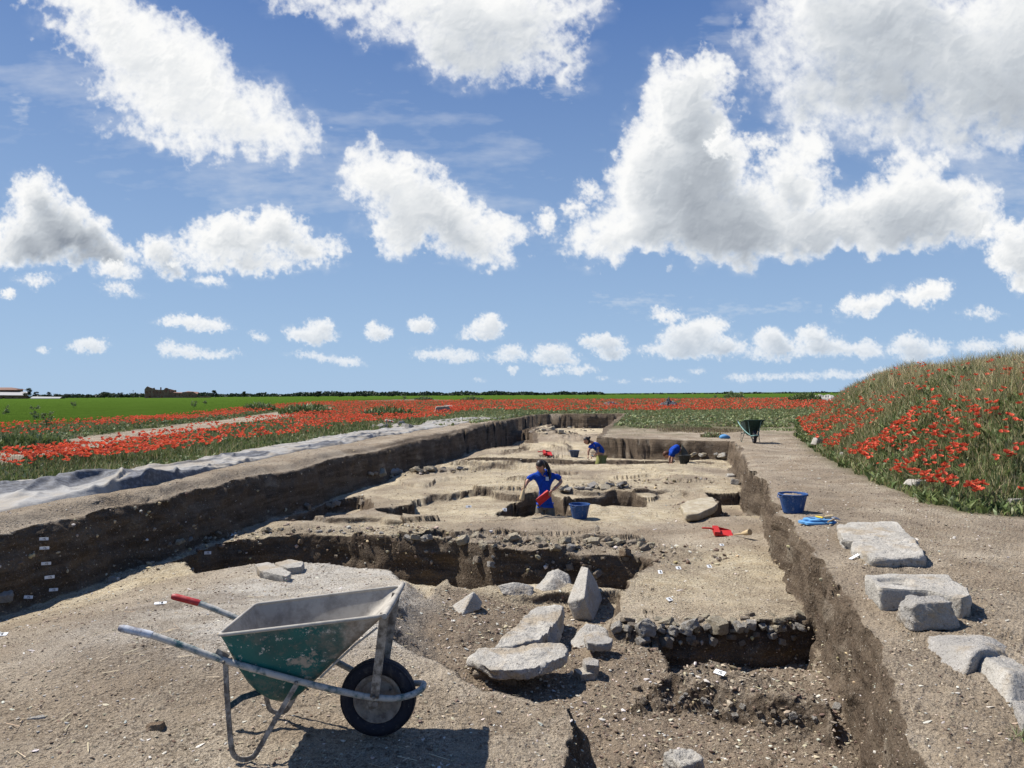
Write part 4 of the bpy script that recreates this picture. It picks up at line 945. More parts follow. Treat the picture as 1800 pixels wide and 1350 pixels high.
_d = DD(1700, 1184, 4.22); o = hull_rock('stone_block', [_d(1636, 1160, 4.55), _d(1638, 1124, 4.75), _d(1665, 1112, 5.0), _d(1725, 1110, 5.05), _d(1770, 1130, 4.85), _d(1785, 1160, 4.6), _d(1772, 1168, 4.7), _d(1700, 1184, 4.22), _d(1690, 1180, 4.3), _d(1725, 1142, 4.35), _d(1712, 1148, 4.3), _d(1650, 1168, 4.6), _d(1780, 1160, 5.0)], M_GSTONE, n=6, amp=.017, rnd=.03, seed=23); o.scale = (1.15,)*3; tag(o, 'long pitted grey stone between the rounded boulder and the angular block', 'stone block', G_BANK)
_d = DD(1777, 1247, 3.66); o = hull_rock('stone_block', [_d(1707, 1205, 4.15), _d(1709, 1150, 4.3), _d(1722, 1143, 4.35), _d(1790, 1160, 4.45), _d(1850, 1180, 4.35), _d(1775, 1182, 3.85), _d(1777, 1247, 3.66), _d(1770, 1244, 3.68), _d(1850, 1240, 3.8), _d(1850, 1200, 4.4)], M_STONE, n=6, amp=.012, rnd=.016, seed=24); o.scale = (1.12,)*3; tag(o, 'angular pale stone block at the right edge of the photo, leaning on the grey stone', 'stone block', G_BANK)
_d = DD(1790, 1290, 3.36); o = hull_rock('stone_block', [_d(1776, 1246, 3.55), _d(1778, 1228, 3.62), _d(1860, 1240, 3.7), _d(1870, 1300, 3.4), _d(1795, 1290, 3.36), _d(1800, 1262, 3.38), _d(1870, 1270, 3.5), _d(1795, 1285, 3.5)], M_GSTONE, n=5, amp=.008, seed=25); tag(o, 'grey stone cut off by the right edge of the photo, nearest on the rim', 'stone block', G_BANK)
# flat pieces on the grey plateau
for i, (P, zt, lab) in enumerate((([(448, 992), (470, 988), (492, 997), (512, 1006), (505, 1013), (478, 1008), (456, 1003)], -.25, 'flat worn stone slab lying on the grey plateau left of the pit'), ([(484, 989), (512, 983), (533, 988), (530, 996), (505, 998)], -.27, 'smaller flat stone right behind the worn slab on the grey plateau'))):
    o = star_slab('stone_slab', wxy(P, zt), zt, zt-.09, M_STONE, seed=30+i, amp=.012, rings=14, segs=90); tag(o, lab, 'stone slab')
o = star_slab('stone_slab', wxy([(1196, 884), (1230, 874), (1252, 872), (1262, 884), (1250, 892), (1228, 902), (1205, 903)], -.40), -.41, -.54, M_RUBBLE, seed=33, amp=.014, rings=16, segs=90); tag(o, 'flat earth crusted slab beside the small pit near the right wall', 'stone slab')
p = on_ground(274, 1282, 0); o = rock('clod', p, (.085, .05, .035), M_CLOD, (0, 0, .3), .2, 4, 34, .06, .7); tag(o, 'brown clod of earth on the ground left of the wheelbarrow', 'clod')
p = on_ground(66, 1263, 0); o = rock('stone_chip', p, (.085, .03, .012), M_STONE, (0, 0, .3), .2, 3, 35, .05, .7); tag(o, 'pale pointed stone chip at the lower left of the photo', 'stone chip')
p = on_ground(1437, 785, .12); o = rock('stone_block', p, (.28, .22, .22), M_STONE, (0, .3, .4), .15, 4, 36, .04, .8); tag(o, 'small white stone at the foot of the poppy mound', 'stone block')
p = on_ground(1484, 803, .12); o = rock('stone_block', p, (.20, .16, .12), M_STONE, (0, 0, .2), .2, 4, 37, .05, .8); tag(o, 'pale stone half hidden under poppies right of the white stone', 'stone block')
p = on_ground(1622, 853, .12); o = rock('stone_slab', p, (.5, .25, .10), M_STONE, (0, 0, .1), .2, 4, 38, .05, .8); tag(o, 'pale stone slab among poppies at the right foot of the mound', 'stone slab')
p = on_ground(1785, 887, .12); o = rock('stone_block', p, (.16, .14, .10), M_GSTONE, (0, 0, .1), .2, 4, 39, .05, .8); tag(o, 'small grey stone at the grass edge near the right edge of the photo', 'stone block')
p = on_ground(1507, 982, .12); b = MB(); b.box((0, 0, 0), (.14, .035, .008)); o = b.build('white_tag', M_WHITE, None, loc=(p.x-.02, p.y, p.z+.02), bevel=.003); o.rotation_euler = (0, -.25, .5); tag(o, 'white curved plastic strip under the corner of the large flat slab', 'tag')
p = on_ground(770, 724, .12)
p = on_ground(777, 726, .12); o = rock('boulder', p, (1.3, 1.0, .62), M_RUBBLE2, (0, 0, .2), .2, 4, 41, .06, .7); tag(o, 'dark grey boulder among poppies beyond the far end of the tarp', 'boulder')
p = on_ground(790, 719, .12); o = rock('boulder', p, (1.2, 1.0, .34), M_GSTONE, (0, .1, -.2), .2, 4, 42, .06, .7); tag(o, 'pale flat boulder just behind the dark grey boulder', 'boulder')

# ------------------------------------------------------------------ rubble courses: every stone a thing
_proto = {}
def small_stone(px, py, size, mat, label, group, key=None, z=None, rnd=None, flat=1., point=None):
    rnd = rnd or random
    k = rnd.randrange(7); key = (mat.name, k)
    if key not in _proto:
        o = rock('rubble_stone', (0, 0, 0), (1, .8, .7), mat, (0, 0, 0), .14, 3, 100+k*3+len(_proto), .05, .94, sink=0, extra=1)
        me = o.data; co = np.zeros(len(me.vertices)*3, np.float32); me.vertices.foreach_get('co', co); _proto[key] = me; bpy.data.objects.remove(o)
    o = bpy.data.objects.new('rubble_stone', _proto[key]); COL.objects.link(o)
    p = point or hit(px, py)
    o.location = (p.x, p.y, p.z+size*rnd.uniform(.0, .22)); o.scale = (size, size*rnd.uniform(.8, 1.2), size*flat*rnd.uniform(.7, 1.1)); o.rotation_euler = (rnd.uniform(-.5, .5), rnd.uniform(-.5, .5), rnd.uniform(0, 6.3))
    return tag(o, label, 'stone', group)
rg = random.Random(3)
def row(pts, n, size, mats, label, group, spread=(6, 4), flat=1.):
    seg = [math.dist(pts[i], pts[i+1]) for i in range(len(pts)-1)]; tot = sum(seg)
    for k in range(n):
        t = tot*(k+rg.uniform(-.4, .4))/max(n-1, 1); t = min(max(t, 0), tot*.999); i = 0
        while i < len(seg)-1 and t > seg[i]: t -= seg[i]; i += 1
        f = t/seg[i]; x = pts[i][0]+(pts[i+1][0]-pts[i][0])*f; y = pts[i][1]+(pts[i+1][1]-pts[i][1])*f
        small_stone(x+rg.uniform(-spread[0], spread[0]), y+rg.uniform(-spread[1], spread[1]), size[0]+(size[1]-size[0])*rg.random()**1.8*1.15, rg.choice(mats), label, group, rnd=rg, flat=flat)
row([(1082, 1104), (1150, 1106), (1250, 1106), (1340, 1103), (1412, 1104)], 32, (.06, .17), [M_STONE, M_RUBBLE, M_STONE, M_STONE], 'squarish rubble stone in the low broken wall across the front of the trench', 'stones of the low broken wall in front', (7, 7))
row([(1100, 1096), (1200, 1094), (1300, 1088), (1410, 1088)], 22, (.06, .14), [M_RUBBLE, M_RUBBLE, M_RUBBLE2], 'ochre rubble stone bedded along the top of the low front wall', 'stones of the low broken wall in front', (6, 7), .6)
row([(1090, 1122), (1180, 1128), (1300, 1125), (1400, 1125)], 14, (.05, .12), [M_RUBBLE2, M_GSTONE], 'dark rubble stone low in the shaded face of the front wall', 'stones of the low broken wall in front', (8, 8))
row([(300, 958), (360, 944), (440, 935), (520, 931), (620, 936), (720, 945), (800, 953)], 38, (.05, .15), [M_RUBBLE, M_RUBBLE2, M_GSTONE], 'rough rubble stone along the left half of the far lip of the deep pit', 'rubble stones along the far lip of the deep pit', (5, 4), .8)
row([(790, 948), (880, 955), (980, 958), (1060, 955), (1150, 966)], 62, (.06, .19), [M_RUBBLE, M_RUBBLE, M_RUBBLE, M_RUBBLE2], 'yellowish rubble stone along the right half of the far lip of the deep pit', 'rubble stones along the far lip of the deep pit', (6, 9), .8)
row([(820, 975), (920, 984), (1020, 988), (1120, 992)], 24, (.04, .15), [M_RUBBLE2, M_RUBBLE2, M_CLOD, M_GSTONE], 'stone stuck in the dark back wall of the deep pit', 'stones in the back wall of the deep pit', (22, 24))
row([(400, 955), (520, 960), (640, 970), (740, 985)], 12, (.04, .10), [M_CLOD, M_RUBBLE2], 'small stone in the shaded left stretch of the back wall of the deep pit', 'stones in the back wall of the deep pit', (30, 16))
row([(650, 834), (700, 830), (760, 828), (815, 826)], 16, (.16, .34), [M_RUBBLE, M_RUBBLE2, M_GSTONE], 'stone of the short rubble row left of the yellowish floor patch', 'stones of the short rubble row', (4, 2), .6)
row([(985, 862), (1030, 858), (1100, 856)], 14, (.14, .3), [M_RUBBLE, M_GSTONE], 'flat stone of the row just behind the standing woman', 'stones behind the standing woman', (5, 3), .5)
row([(1215, 800), (1260, 802), (1284, 806)], 6, (.18, .36), [M_STONE, M_RUBBLE], 'pale stone in the far corner beside the right trench wall', 'pale stones in the far corner', (4, 2), .7)
row([(930, 760), (990, 756), (1060, 752)], 26, (.14, .4), [M_RUBBLE, M_RUBBLE2], 'stone of the rough rubble patch at the far end of the trench', 'stones at the far end of the trench', (8, 5), .7)
row([(665, 754), (690, 748), (715, 754)], 12, (.25, .45), [M_STONE, M_GSTONE], 'pale stone in the little heap behind the tarp', 'pale stones heaped behind the tarp', (6, 3))
row([(540, 892), (600, 885), (640, 880)], 7, (.12, .22), [M_RUBBLE2, M_GSTONE], 'stone inside the shallow pit at the left of the dig', 'stones in the shallow left pit', (14, 8))
row([(1130, 1225), (1200, 1238), (1300, 1250), (1420, 1272)], 34, (.02, .06), [M_GSTONE, M_STONE, M_RUBBLE2, M_RUBBLE2], 'small stone in the crumbling ridge at the front of the trench', 'small stones in the crumbling ridge', (20, 14))
for (px, py, sz, mt, lab) in ((598, 1018, .0, None, ''), (1472, 1245, .07, M_GSTONE, 'pale stone stuck at the foot of the right trench wall'), (1240, 911, .16, M_STONE, 'pale squared stone on the floor beside the small right pit'), (1284, 838, .22, M_STONE, 'white flat stone on the floor near the right wall'), (1292, 851, .2, M_STONE, 'long pale stone lying near the foot of the right wall'),
                              (200, 1021, .13, M_STONE, 'pale stone at the tip of the shadow below the left wall'), (10, 1051, .16, M_GSTONE, 'dim stone in the shadow at the foot of the left wall'), (100, 835, 0, None, ''), (1180, 812, .2, M_STONE, 'white stone lying in the narrow channel by the kneeling digger')):
    if sz: small_stone(px, py, sz, mt, lab, None, rnd=rg)

# ------------------------------------------------------------------ white find labels
def find_label(px, py, w, h, rz, tilt, lab, digits=2, point=None):
    p = point or hit(px, py)
    if tilt > 1.25: p = p+(Vector((0, 0, CAM_H))-p).normalized()*(.13 if px < 120 else .06)      # on an upright face: stand clear of its lumps
    b = MB(); b.box((0, 0, 0), (w, h, .006)); o = b.build('find_label', M_WHITE, None, loc=(p.x, p.y-.02, p.z+.015), smooth=False); o.rotation_euler = (tilt, 0, rz)
    g = MB(); rr = random.Random(int(px*7+py))
    for k in range(digits):
        x = (k-(digits-1)/2)*w*.26; H = h*.55; wd = w*.15; segs = {0: (0, H/2, wd, .1), 1: (0, 0, wd, .1), 2: (0, -H/2, wd, .1), 3: (-wd/2, H/4, .1, H/2), 4: (wd/2, H/4, .1, H/2), 5: (-wd/2, -H/4, .1, H/2), 6: (wd/2, -H/4, .1, H/2)}
        pick = ((4, 6) if k == 0 else (0, 1, 2, 3, 6))
        for sgm in pick:
            a, bb, c, d = segs[sgm]; g.box((x+a, bb, .0045), (c if c != .1 else h*.09, d if d != .1 else h*.09, .002))
    g.build('writing', M_INK, o, smooth=False)
    return tag(o, lab, 'label', 'white find labels')
for a in ((79, 949, .10, .032, .1, 1.5, 'white find label pinned to the left wall, highest of the column'), (80, 965, .10, .032, .25, 1.5, 'white find label on the left wall, second from the top of the column'), (83, 992, .10, .034, .25, 1.5, 'white find label on the left wall, third from the top of the column'),
          (89, 1016, .10, .036, .6, 1.5, 'steeply tilted white find label low on the left wall'), (96, 1038, .09, .034, .3, 1.3, 'white find label at the foot of the left wall, lowest of the column'), (52, 1051, .10, .034, -.05, 1.3, 'white find label reading 15 in the shadow left of the column'),
          (366, 973, .10, .045, .2, 1.4, 'white find label on the dark left end of the deep pit'), (407, 941, .11, .045, -.8, .7, 'white find label on the far lip of the deep pit'), (284, 1062, .10, .035, .3, .3, 'white find label lying flat on the grey plateau'), (4, 1117, .10, .04, .1, .3, 'pale label at the left edge of the photo'),
          (1160, 1007, .05, .06, 0, .55, 'white find label on the ochre floor, leftmost of three in a row'), (1192, 1000, .06, .05, .2, .55, 'white find label on the ochre floor, middle of three in a row'), (1246, 997, .055, .05, .2, .55, 'white find label on the ochre floor, rightmost of three in a row'),
          (1176, 1055, .06, .05, .6, .45, 'white find label in front of the row of three on the ochre floor'), (1251, 1094, .05, .07, 0, .8, 'white find label standing on top of the low front wall'), (1264, 1184, .09, .04, -.9, .5, 'white find label on the crumbling ridge'),
          (1268, 959, .06, .04, .2, .6, 'small white find label below the red dustpan'), (824, 892, .12, .07, .3, .9, 'white find label on the sunken floor left of the standing woman'), (887, 897, .09, .07, 0, 1, 'white find label at the rim of the standing woman\'s pit')):
    find_label(*a)

# ------------------------------------------------------------------ tarp along the left rim
def tarp():
    lo = [(-300, 985), (-100, 926), (0, 904), (130, 880), (260, 856), (330, 840), (400, 822), (480, 804), (600, 780), (700, 763), (800, 747), (860, 737), (902, 729)]
    hi = [(-300, 925), (-100, 872), (0, 852), (60, 846), (110, 842), (180, 838), (250, 824), (330, 818), (450, 790), (560, 771), (650, 758), (740, 747), (800, 736), (868, 727), (904, 726)]
    def samp(P, n):
        Wp = [W_(a, b, .27) for a, b in P]; d = [0]
        for i in range(len(Wp)-1): d.append(d[-1]+(Wp[i+1]-Wp[i]).length)
        # dense near, sparse far
        t = (np.linspace(0, 1, n)**1.5)*d[-1]; return np.interp(t, d, [w.x for w in Wp]), np.interp(t, d, [w.y for w in Wp])
    n, m = 1400, 80; lx, ly = samp(lo, n); hx, hy = samp(hi, n)
    T = np.linspace(0, 1, m)[None]; S = np.arange(n)[:, None]*1.0
    wob = fbm(lx*1.1, ly*1.1, 3, 12)*.18; ex = (hx-lx)[:, None]; ey = (hy-ly)[:, None]
    Tt = T*(1+fbm(hx*.9, hy*.9, 3, 14)[:, None]*.12)+(1-T)*(wob*.35)[:, None]
    X = (lx[:, None]+ex*Tt).astype(np.float32); Y = (ly[:, None]+ey*Tt).astype(np.float32)
    g = land(X, Y, fine=False)['z']
    # folds run along the tarp and slantwise
    along = X*.18+Y*.98; acr = X*.98-Y*.18
    def crease(u, v, sd_, w): return np.exp(-(fbm(u, v, 2, sd_, .45)/w)**2)
    c1 = crease(along*.35+acr*.3, acr*1.7-along*.25, 201, .10); c2 = crease(along*.9-acr*.4, acr*2.2+along*.6, 203, .12); c3 = crease(along*2.1+acr*1.2, acr*4-along*1.2, 205, .16)
    f1 = billow(along*.25+acr*.3, acr*1.3-along*.18, 3, 207, .45); f3 = billow(along*5, acr*7, 2, 208)
    amp = .45+.55*sstep(-.3, .4, fbm(along*.3, acr*.3, 3, 209))
    edge = sstep(0, .05, T)*sstep(0, .04, 1-T)
    Z = g+.014+edge*amp*(c1*.042+c2*.024+c3*.013+np.clip(f1, 0, 2)*.03+(f3+.5)*.006)
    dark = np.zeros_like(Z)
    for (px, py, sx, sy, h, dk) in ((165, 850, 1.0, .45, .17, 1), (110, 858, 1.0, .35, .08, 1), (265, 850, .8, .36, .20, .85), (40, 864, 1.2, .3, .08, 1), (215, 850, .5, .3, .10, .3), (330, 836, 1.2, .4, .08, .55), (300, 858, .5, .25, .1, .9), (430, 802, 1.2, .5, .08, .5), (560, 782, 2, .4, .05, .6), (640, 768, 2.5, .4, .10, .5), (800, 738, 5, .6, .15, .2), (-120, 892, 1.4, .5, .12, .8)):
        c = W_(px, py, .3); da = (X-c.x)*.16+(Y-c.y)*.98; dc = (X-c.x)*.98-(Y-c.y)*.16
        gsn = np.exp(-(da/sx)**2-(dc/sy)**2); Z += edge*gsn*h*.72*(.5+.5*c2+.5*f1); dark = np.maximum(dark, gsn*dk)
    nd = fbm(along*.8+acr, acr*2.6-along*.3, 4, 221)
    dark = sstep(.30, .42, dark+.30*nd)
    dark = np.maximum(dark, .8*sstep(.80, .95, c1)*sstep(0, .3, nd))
    Z[:, 0] -= .02; Z[:, -1] -= .02
    s = NT('geotextile_tarp', .75, .25); n1 = s.noise(1.6, 5, .6); n2 = s.noise(14, 5, .65)
    c = s.mix(s.ramp(n1, .35, .65), (.33, .32, .30), (.30, .26, .205)); c = s.mix(s.ramp(n2, .35, .65, .45, 0), c, (.20, .198, .20))
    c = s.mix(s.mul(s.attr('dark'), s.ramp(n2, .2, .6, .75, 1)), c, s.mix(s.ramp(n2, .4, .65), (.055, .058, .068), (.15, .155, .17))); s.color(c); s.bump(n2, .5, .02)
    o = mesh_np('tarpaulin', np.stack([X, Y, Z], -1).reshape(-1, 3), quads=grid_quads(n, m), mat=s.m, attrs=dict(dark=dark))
    tag(o, 'long crumpled grey and black geotextile sheet spread along the left rim', 'tarpaulin')
tarp()
# ------------------------------------------------------------------ vegetation
R2 = np.random.default_rng(11)
def in_poly(P, x, y): return sdf(P, x.astype(np.float32), y.astype(np.float32), 4)
def scatter(n, x0, x1, y0, y1, keep, power=1.5):
    """points over a strip of land, denser nearby; u = x/y range x0..x1"""
    ys = (R2.random(n)*(y1**(2-power)-y0**(2-power))+y0**(2-power))**(1/(2-power)) if power != 2 else y0*(y1/y0)**R2.random(n)
    xs = (x0+R2.random(n)*(x1-x0))*ys
    L = land(xs, ys, fine=False); k = keep(xs.astype(np.float32), ys.astype(np.float32), L)
    return xs[k], ys[k], L['z'][k]
def blades(name, x, y, z, h, w, cols, label, cat='grass', lean=.35, kind='stuff', mat=None, leaf=False, build=True):
    n = len(x); th = R2.random(n)*2*np.pi; la = R2.random(n)*2*np.pi; ln = R2.random(n)*lean*h
    dx = np.cos(th)*w/2; dy = np.sin(th)*w/2; lx = np.cos(la)*ln; ly = np.sin(la)*ln
    bz = z-.03
    f = .55 if not leaf else .5; wm = .8 if not leaf else 1.9
    V = np.stack([np.stack([x-dx*(.5 if leaf else 1), y-dy*(.5 if leaf else 1), bz], 1), np.stack([x+dx*(.5 if leaf else 1), y+dy*(.5 if leaf else 1), bz], 1), np.stack([x+dx*wm+lx*f*.6, y+dy*wm+ly*f*.6, bz+h*f], 1), np.stack([x-dx*wm+lx*f*.6, y-dy*wm+ly*f*.6, bz+h*f], 1), np.stack([x+lx, y+ly, bz+h*(.96 if not leaf else .8)], 1)], 1).reshape(-1, 3)
    i = np.arange(n)*5
    Q = np.stack([i, i+1, i+2, i+3], 1); T = np.stack([i+3, i+2, i+4], 1)
    C = np.repeat(cols, 5, 0)
    if not build: return V, Q, T, C
    o = mesh_np(name, V, quads=Q, tris=T, mat=mat or M_GRASS, colors=dict(tint=np.concatenate([C, np.ones((len(C), 1))], 1)), smooth=False)
    return tag(o, label, cat, kind=kind)
def foliage_mat(name, rough=.7, trans=.25):
    s = NT(name, rough, .25); a = s.n('Attribute', attribute_name='tint').outputs['Color']; s.color(a)
    tr = s.n('BsdfTranslucent'); s.l(a, tr.inputs[0]); mx = s.n('MixShader'); mx.inputs[0].default_value = trans
    s.l(s.b.outputs[0], mx.inputs[1]); s.l(tr.outputs[0], mx.inputs[2]); s.l(mx.outputs[0], s.t.nodes['Material Output'].inputs['Surface']); return s.m
M_GRASS = foliage_mat('grass_blade'); M_LEAF = foliage_mat('leaf', .6, .2); M_POPPY = foliage_mat('poppy_petal', .6, .3)
def palette(n, cols, wts, var=.25):
    c = np.array(cols)[R2.choice(len(cols), n, p=np.array(wts)/sum(wts))]; return np.clip(c*(1+(R2.random((n, 1))-.5)*2*var)*(1+(R2.random((n, 3))-.5)*.12), 0, 1)
GREEN = (.155, .195, .065); DGREEN = (.080, .115, .036); OLIVE = (.27, .235, .11); STRAW = (.50, .41, .24); PALEG = (.26, .30, .15)
def scl(y): return np.clip(y/14, .55, 6)**.75
# the mound
x, y, z = scatter(230000, .28, .95, 8.2, 45, lambda x, y, L: (sdf(P_VEG, x, y, 4)+.25*fbm(x*1.4, y*1.4, 3, 5) > 0))
s_ = sdf(P_MOUND, x.astype(np.float32), y.astype(np.float32), 12); up = sstep(.8, 3.2, s_); pat = fbm(x*.8, y*.8, 3, 300)
c = np.where((R2.random(len(x)) < .42+.60*up+.2*pat)[:, None], palette(len(x), [OLIVE, STRAW, PALEG], [3.4, 4.2, 1.4]), palette(len(x), [GREEN, DGREEN, PALEG, OLIVE], [4, 3, .8, 1.5]))
h = (.16+.20*R2.random(len(x))+.20*up*R2.random(len(x)))*(1+.5*pat)*(.35+.65*sstep(-.3, .5, s_))
blades('mound_grass', x, y, z, h, .010*scl(y), c, 'tall olive and straw grass covering the spoil mound', lean=.7)
x, y, z = scatter(60000, .28, .95, 8.2, 40, lambda x, y, L: (sdf(P_VEG, x, y, 4)+.25*fbm(x*1.4, y*1.4, 3, 5) > 0) & (sdf(P_MOUND, x, y, 12)+fbm(x, y, 3, 9) < 3))
blades('mound_weeds', x, y, z, .08+.16*R2.random(len(x)), .030*scl(y), palette(len(x), [GREEN, DGREEN, PALEG], [3, 3, 1]), 'leafy green weeds among the poppies at the foot of the mound', 'weeds', lean=.9, leaf=True, mat=M_LEAF)
# the strip beside the tarp and the verge beyond the track
LEFT_EDGE = poly([(-300, 930), (0, 853), (110, 843), (180, 838), (250, 824), (330, 818), (450, 790), (560, 771), (650, 758), (740, 747), (800, 736)], .27)
def behind_tarp(x, y): return x-np.interp(y, LEFT_EDGE[:, 1], LEFT_EDGE[:, 0])
def keep_strip(x, y, L): return (behind_tarp(x, y) < .05) & (sdf(P_TRACK, x, y, 3) < -.05) & (sdf(P_CROP, x, y, 4) < .3) & (L['st'] < -.5) & (y < 150)
x, y, z = scatter(290000, -1.05, -.02, 9, 150, keep_strip)
pat = fbm(x*.7, y*.7, 3, 310)
c = np.where((R2.random(len(x)) < .78-.15*pat)[:, None], palette(len(x), [GREEN, DGREEN, PALEG], [4, 2.5, 1]), palette(len(x), [OLIVE, STRAW], [2, 1]))
tk = sstep(2.5, .3, -sdf(P_TRACK, x.astype(np.float32), y.astype(np.float32), 3))
blades('verge_grass', x, y, z, (.11+.16*R2.random(len(x)))*(1+.5*pat)*(1-.5*tk), .011*scl(y), c, 'low green grass between the tarp and the crop field', lean=.7)
x, y, z = scatter(66000, -1.05, -.02, 9, 150, keep_strip)
blades('verge_weeds', x, y, z, .06+.14*R2.random(len(x)), .034*scl(y), palette(len(x), [GREEN, DGREEN, PALEG], [3, 2, 1]), 'leafy green weeds between the tarp and the crop field', 'weeds', lean=.8, leaf=True, mat=M_LEAF)
# the band behind the dig
def keep_back(x, y, L): return (L['st'] < -.4) & (sdf(P_MOUND, x, y, 12) < -.5) & (sdf(P_CROP, x, y, 4) < 1.5) & (behind_tarp(x, y) > -60) & (x > -8) & (y > 31+4*fbm(x*.35, y*.35, 3, 15)+np.where(x/np.maximum(y, 1) > .30, 2, 3)) & ((y > 48) | (fbm(x*.8, y*.5, 3, 16) > -.15-.02*(y-31)))
x, y, z = scatter(130000, -.12, .75, 30, 190, keep_back, 1.7)
c = palette(len(x), [GREEN, PALEG, OLIVE, DGREEN], [4, 3, 2, 1.5])
blades('meadow_grass', x, y, z, .10+.22*R2.random(len(x))*sstep(30, 60, y)+.25*sstep(60, 90, y)*R2.random(len(x)), .013*scl(y), c, 'pale green meadow grass behind the far end of the dig', lean=.7)
x, y, z = scatter(40000, -.12, .75, 30, 110, keep_back, 1.7)
blades('meadow_weeds', x, y, z, .08+.14*R2.random(len(x)), .035*scl(y), palette(len(x), [PALEG, GREEN, OLIVE], [4, 3, 1]), 'low leafy weeds behind the far end of the dig', 'weeds', lean=.9, leaf=True, mat=M_LEAF)
# dry thin weeds on the bank by the far cut
def clump(name, px, py, zz, r, n, h, w, cols, wts, label, leaf=False, lean=.9, cat='plant', up=.0):
    p = on_ground(px, py, zz) if zz is not None else hit(px, py)
    a = R2.random(n)*6.28; q = np.sqrt(R2.random(n))*r; X = p.x+np.cos(a)*q; Y = p.y+np.sin(a)*q*.8
    Z = land(X, Y, fine=False)['z']; hh = h*(.45+.55*R2.random(n))*(1-.5*(q/r)**2)
    # stems carry several leaf blades at rising heights
    V, Q, T, C = blades(name, X, Y, Z+up*R2.random(n)*hh, hh, np.full(n, w), palette(n, cols, wts), label, lean=lean, leaf=leaf, build=False)
    V = V-np.array([p.x, p.y, p.z])
    o = mesh_np(name, V, quads=Q, tris=T, mat=M_LEAF if leaf else M_GRASS, colors=dict(tint=np.concatenate([C, np.ones((len(C), 1))], 1)), smooth=False); o.location = p
    return tag(o, label, cat)
DRY = (.17, .13, .085)
clump('dry_weed', 1180, 752, .12, 1.6, 2600, .26, .022, [DRY, PALEG, OLIVE], [3, 2, 1], 'wide patch of dry brownish weeds on the bank behind the bent digger')
clump('dry_weed', 1235, 757, .12, 1.9, 2600, .18, .022, [DRY, OLIVE], [3, 1], 'low brown dried weeds between the dry patch and the far wheelbarrow')
clump('green_weed', 1222, 752, .12, .75, 500, .34, .03, [DGREEN, GREEN, PALEG], [3, 2, 2], 'small dark green tuft among the dry weeds on the bank', True)
clump('green_weed', 1170, 738, .12, 1.6, 900, .34, .03, [PALEG, GREEN, OLIVE], [3, 2, 2], 'pale green weed patch with a poppy at the far bank', True)
clump('green_weed', 1253, 768, .12, .42, 420, .32, .03, [PALEG, OLIVE, DRY], [3, 2, 2], 'grey green tuft right on the corner of the far cut', True)
p = on_ground(1273, 771, .12); b = MB(); b.ball((0, 0, .05), (.17, .13, .10), 14); b.ball((.1, .03, .04), (.12, .1, .07), 12); o = b.build('blue_bag', M_LBLUE, None, loc=p); tag(o, 'small bright blue bag lying at the corner of the far cut', 'bag')
clump('green_weed', 1375, 755, .12, 1.3, 700, .12, .03, [PALEG, GREEN], [3, 2], 'low grey green weeds on the bank right of the far wheelbarrow', True)
clump('grass_tuft', 1788, 1292, .12, .09, 130, .10, .006, [GREEN, PALEG, STRAW], [3, 2, 1], 'small grass tuft on the rim at the lower right edge of the photo')
clump('grass_tuft', 1462, 786, .12, .4, 160, .12, .014, [PALEG, GREEN], [2, 1], 'little weed tuft beside the white stone at the mound')
clump('grass_tuft', 1490, 820, .12, .35, 130, .09, .014, [PALEG, DRY], [2, 1], 'little weed tuft on the path left of the mound')
for (px, py, r, n, h, w, lab) in ((38, 792, .9, 600, .5, .04, 'tall broad leaved weed clump at the left end of the verge'), (80, 788, .6, 300, .45, .035, 'leafy weed beside the tall clump at the left end of the verge'), (538, 728, 2.2, 900, .95, .07, 'dark leafy bush clump in the poppies right of the track end'), (680, 734, 1.8, 800, .85, .06, 'leafy dark weed clump among the poppies beyond the tarp'),
                                  (1290, 700, 2.6, 700, 1.5, .07, 'tall green weed clump standing above the far poppies'), (1415, 706, 2.4, 800, 1.5, .08, 'tall pale weed clump left of the pale rubble ridge'), (830, 706, 2.4, 500, 1.1, .07, 'green bushy weeds above the far left poppies'), (745, 704, 2.2, 500, 1.1, .07, 'light green bushy weeds at the edge of the crop beyond the poppies'), (455, 722, 1.6, 500, 1.0, .06, 'weeds standing at the crop edge beyond the track')):
    clump('leafy_weed', px, py, .12, r, n, h, w, [GREEN, DGREEN, PALEG], [3, 2, 1.4], lab, True, .6, up=.5)
def tall_weed(px, py, h, seed, label):
    p = on_ground(px, py, .12); rr = random.Random(seed); r = empty('tall_weed', p, 0, label=label, cat='plant', group='tall weeds against the sky'); b = MB(); tips = []
    top = Vector((rr.uniform(-.1, .1)*h, 0, h)); b.tube([(0, 0, -.05), top*.5, top], [.018, .012, .006], 5)
    for k in range(9):
        t = rr.uniform(.35, .98); a = rr.uniform(0, 6.3); q = top*t; e = q+Vector((math.cos(a)*.25*h, math.sin(a)*.2*h, rr.uniform(.05, .22)*h)); b.tube([q, (q+e)/2+Vector((0, 0, -.02)), e], [.009, .007, .004], 4); tips += [e, (q+e)/2, q.lerp(e, .8)]
    b.build('stem', M_STEM, r, smooth=False)
    P = np.array([t[:] for t in tips for _ in range(7)])+R2.normal(0, .05*h, (len(tips)*7, 3)); n = len(P)
    V, Q, T, C = blades('leaf', P[:, 0], P[:, 1], P[:, 2], np.full(n, .09*h), np.full(n, .05*h), palette(n, [GREEN, PALEG], [2, 2]), '', lean=1., leaf=True, build=False)
    o = mesh_np('leaves', V, quads=Q, tris=T, mat=M_LEAF, colors=dict(tint=np.concatenate([C, np.ones((len(C), 1))], 1)), smooth=False); o.parent = r
M_STEM = plain('green_stem', (.12, .15, .06))
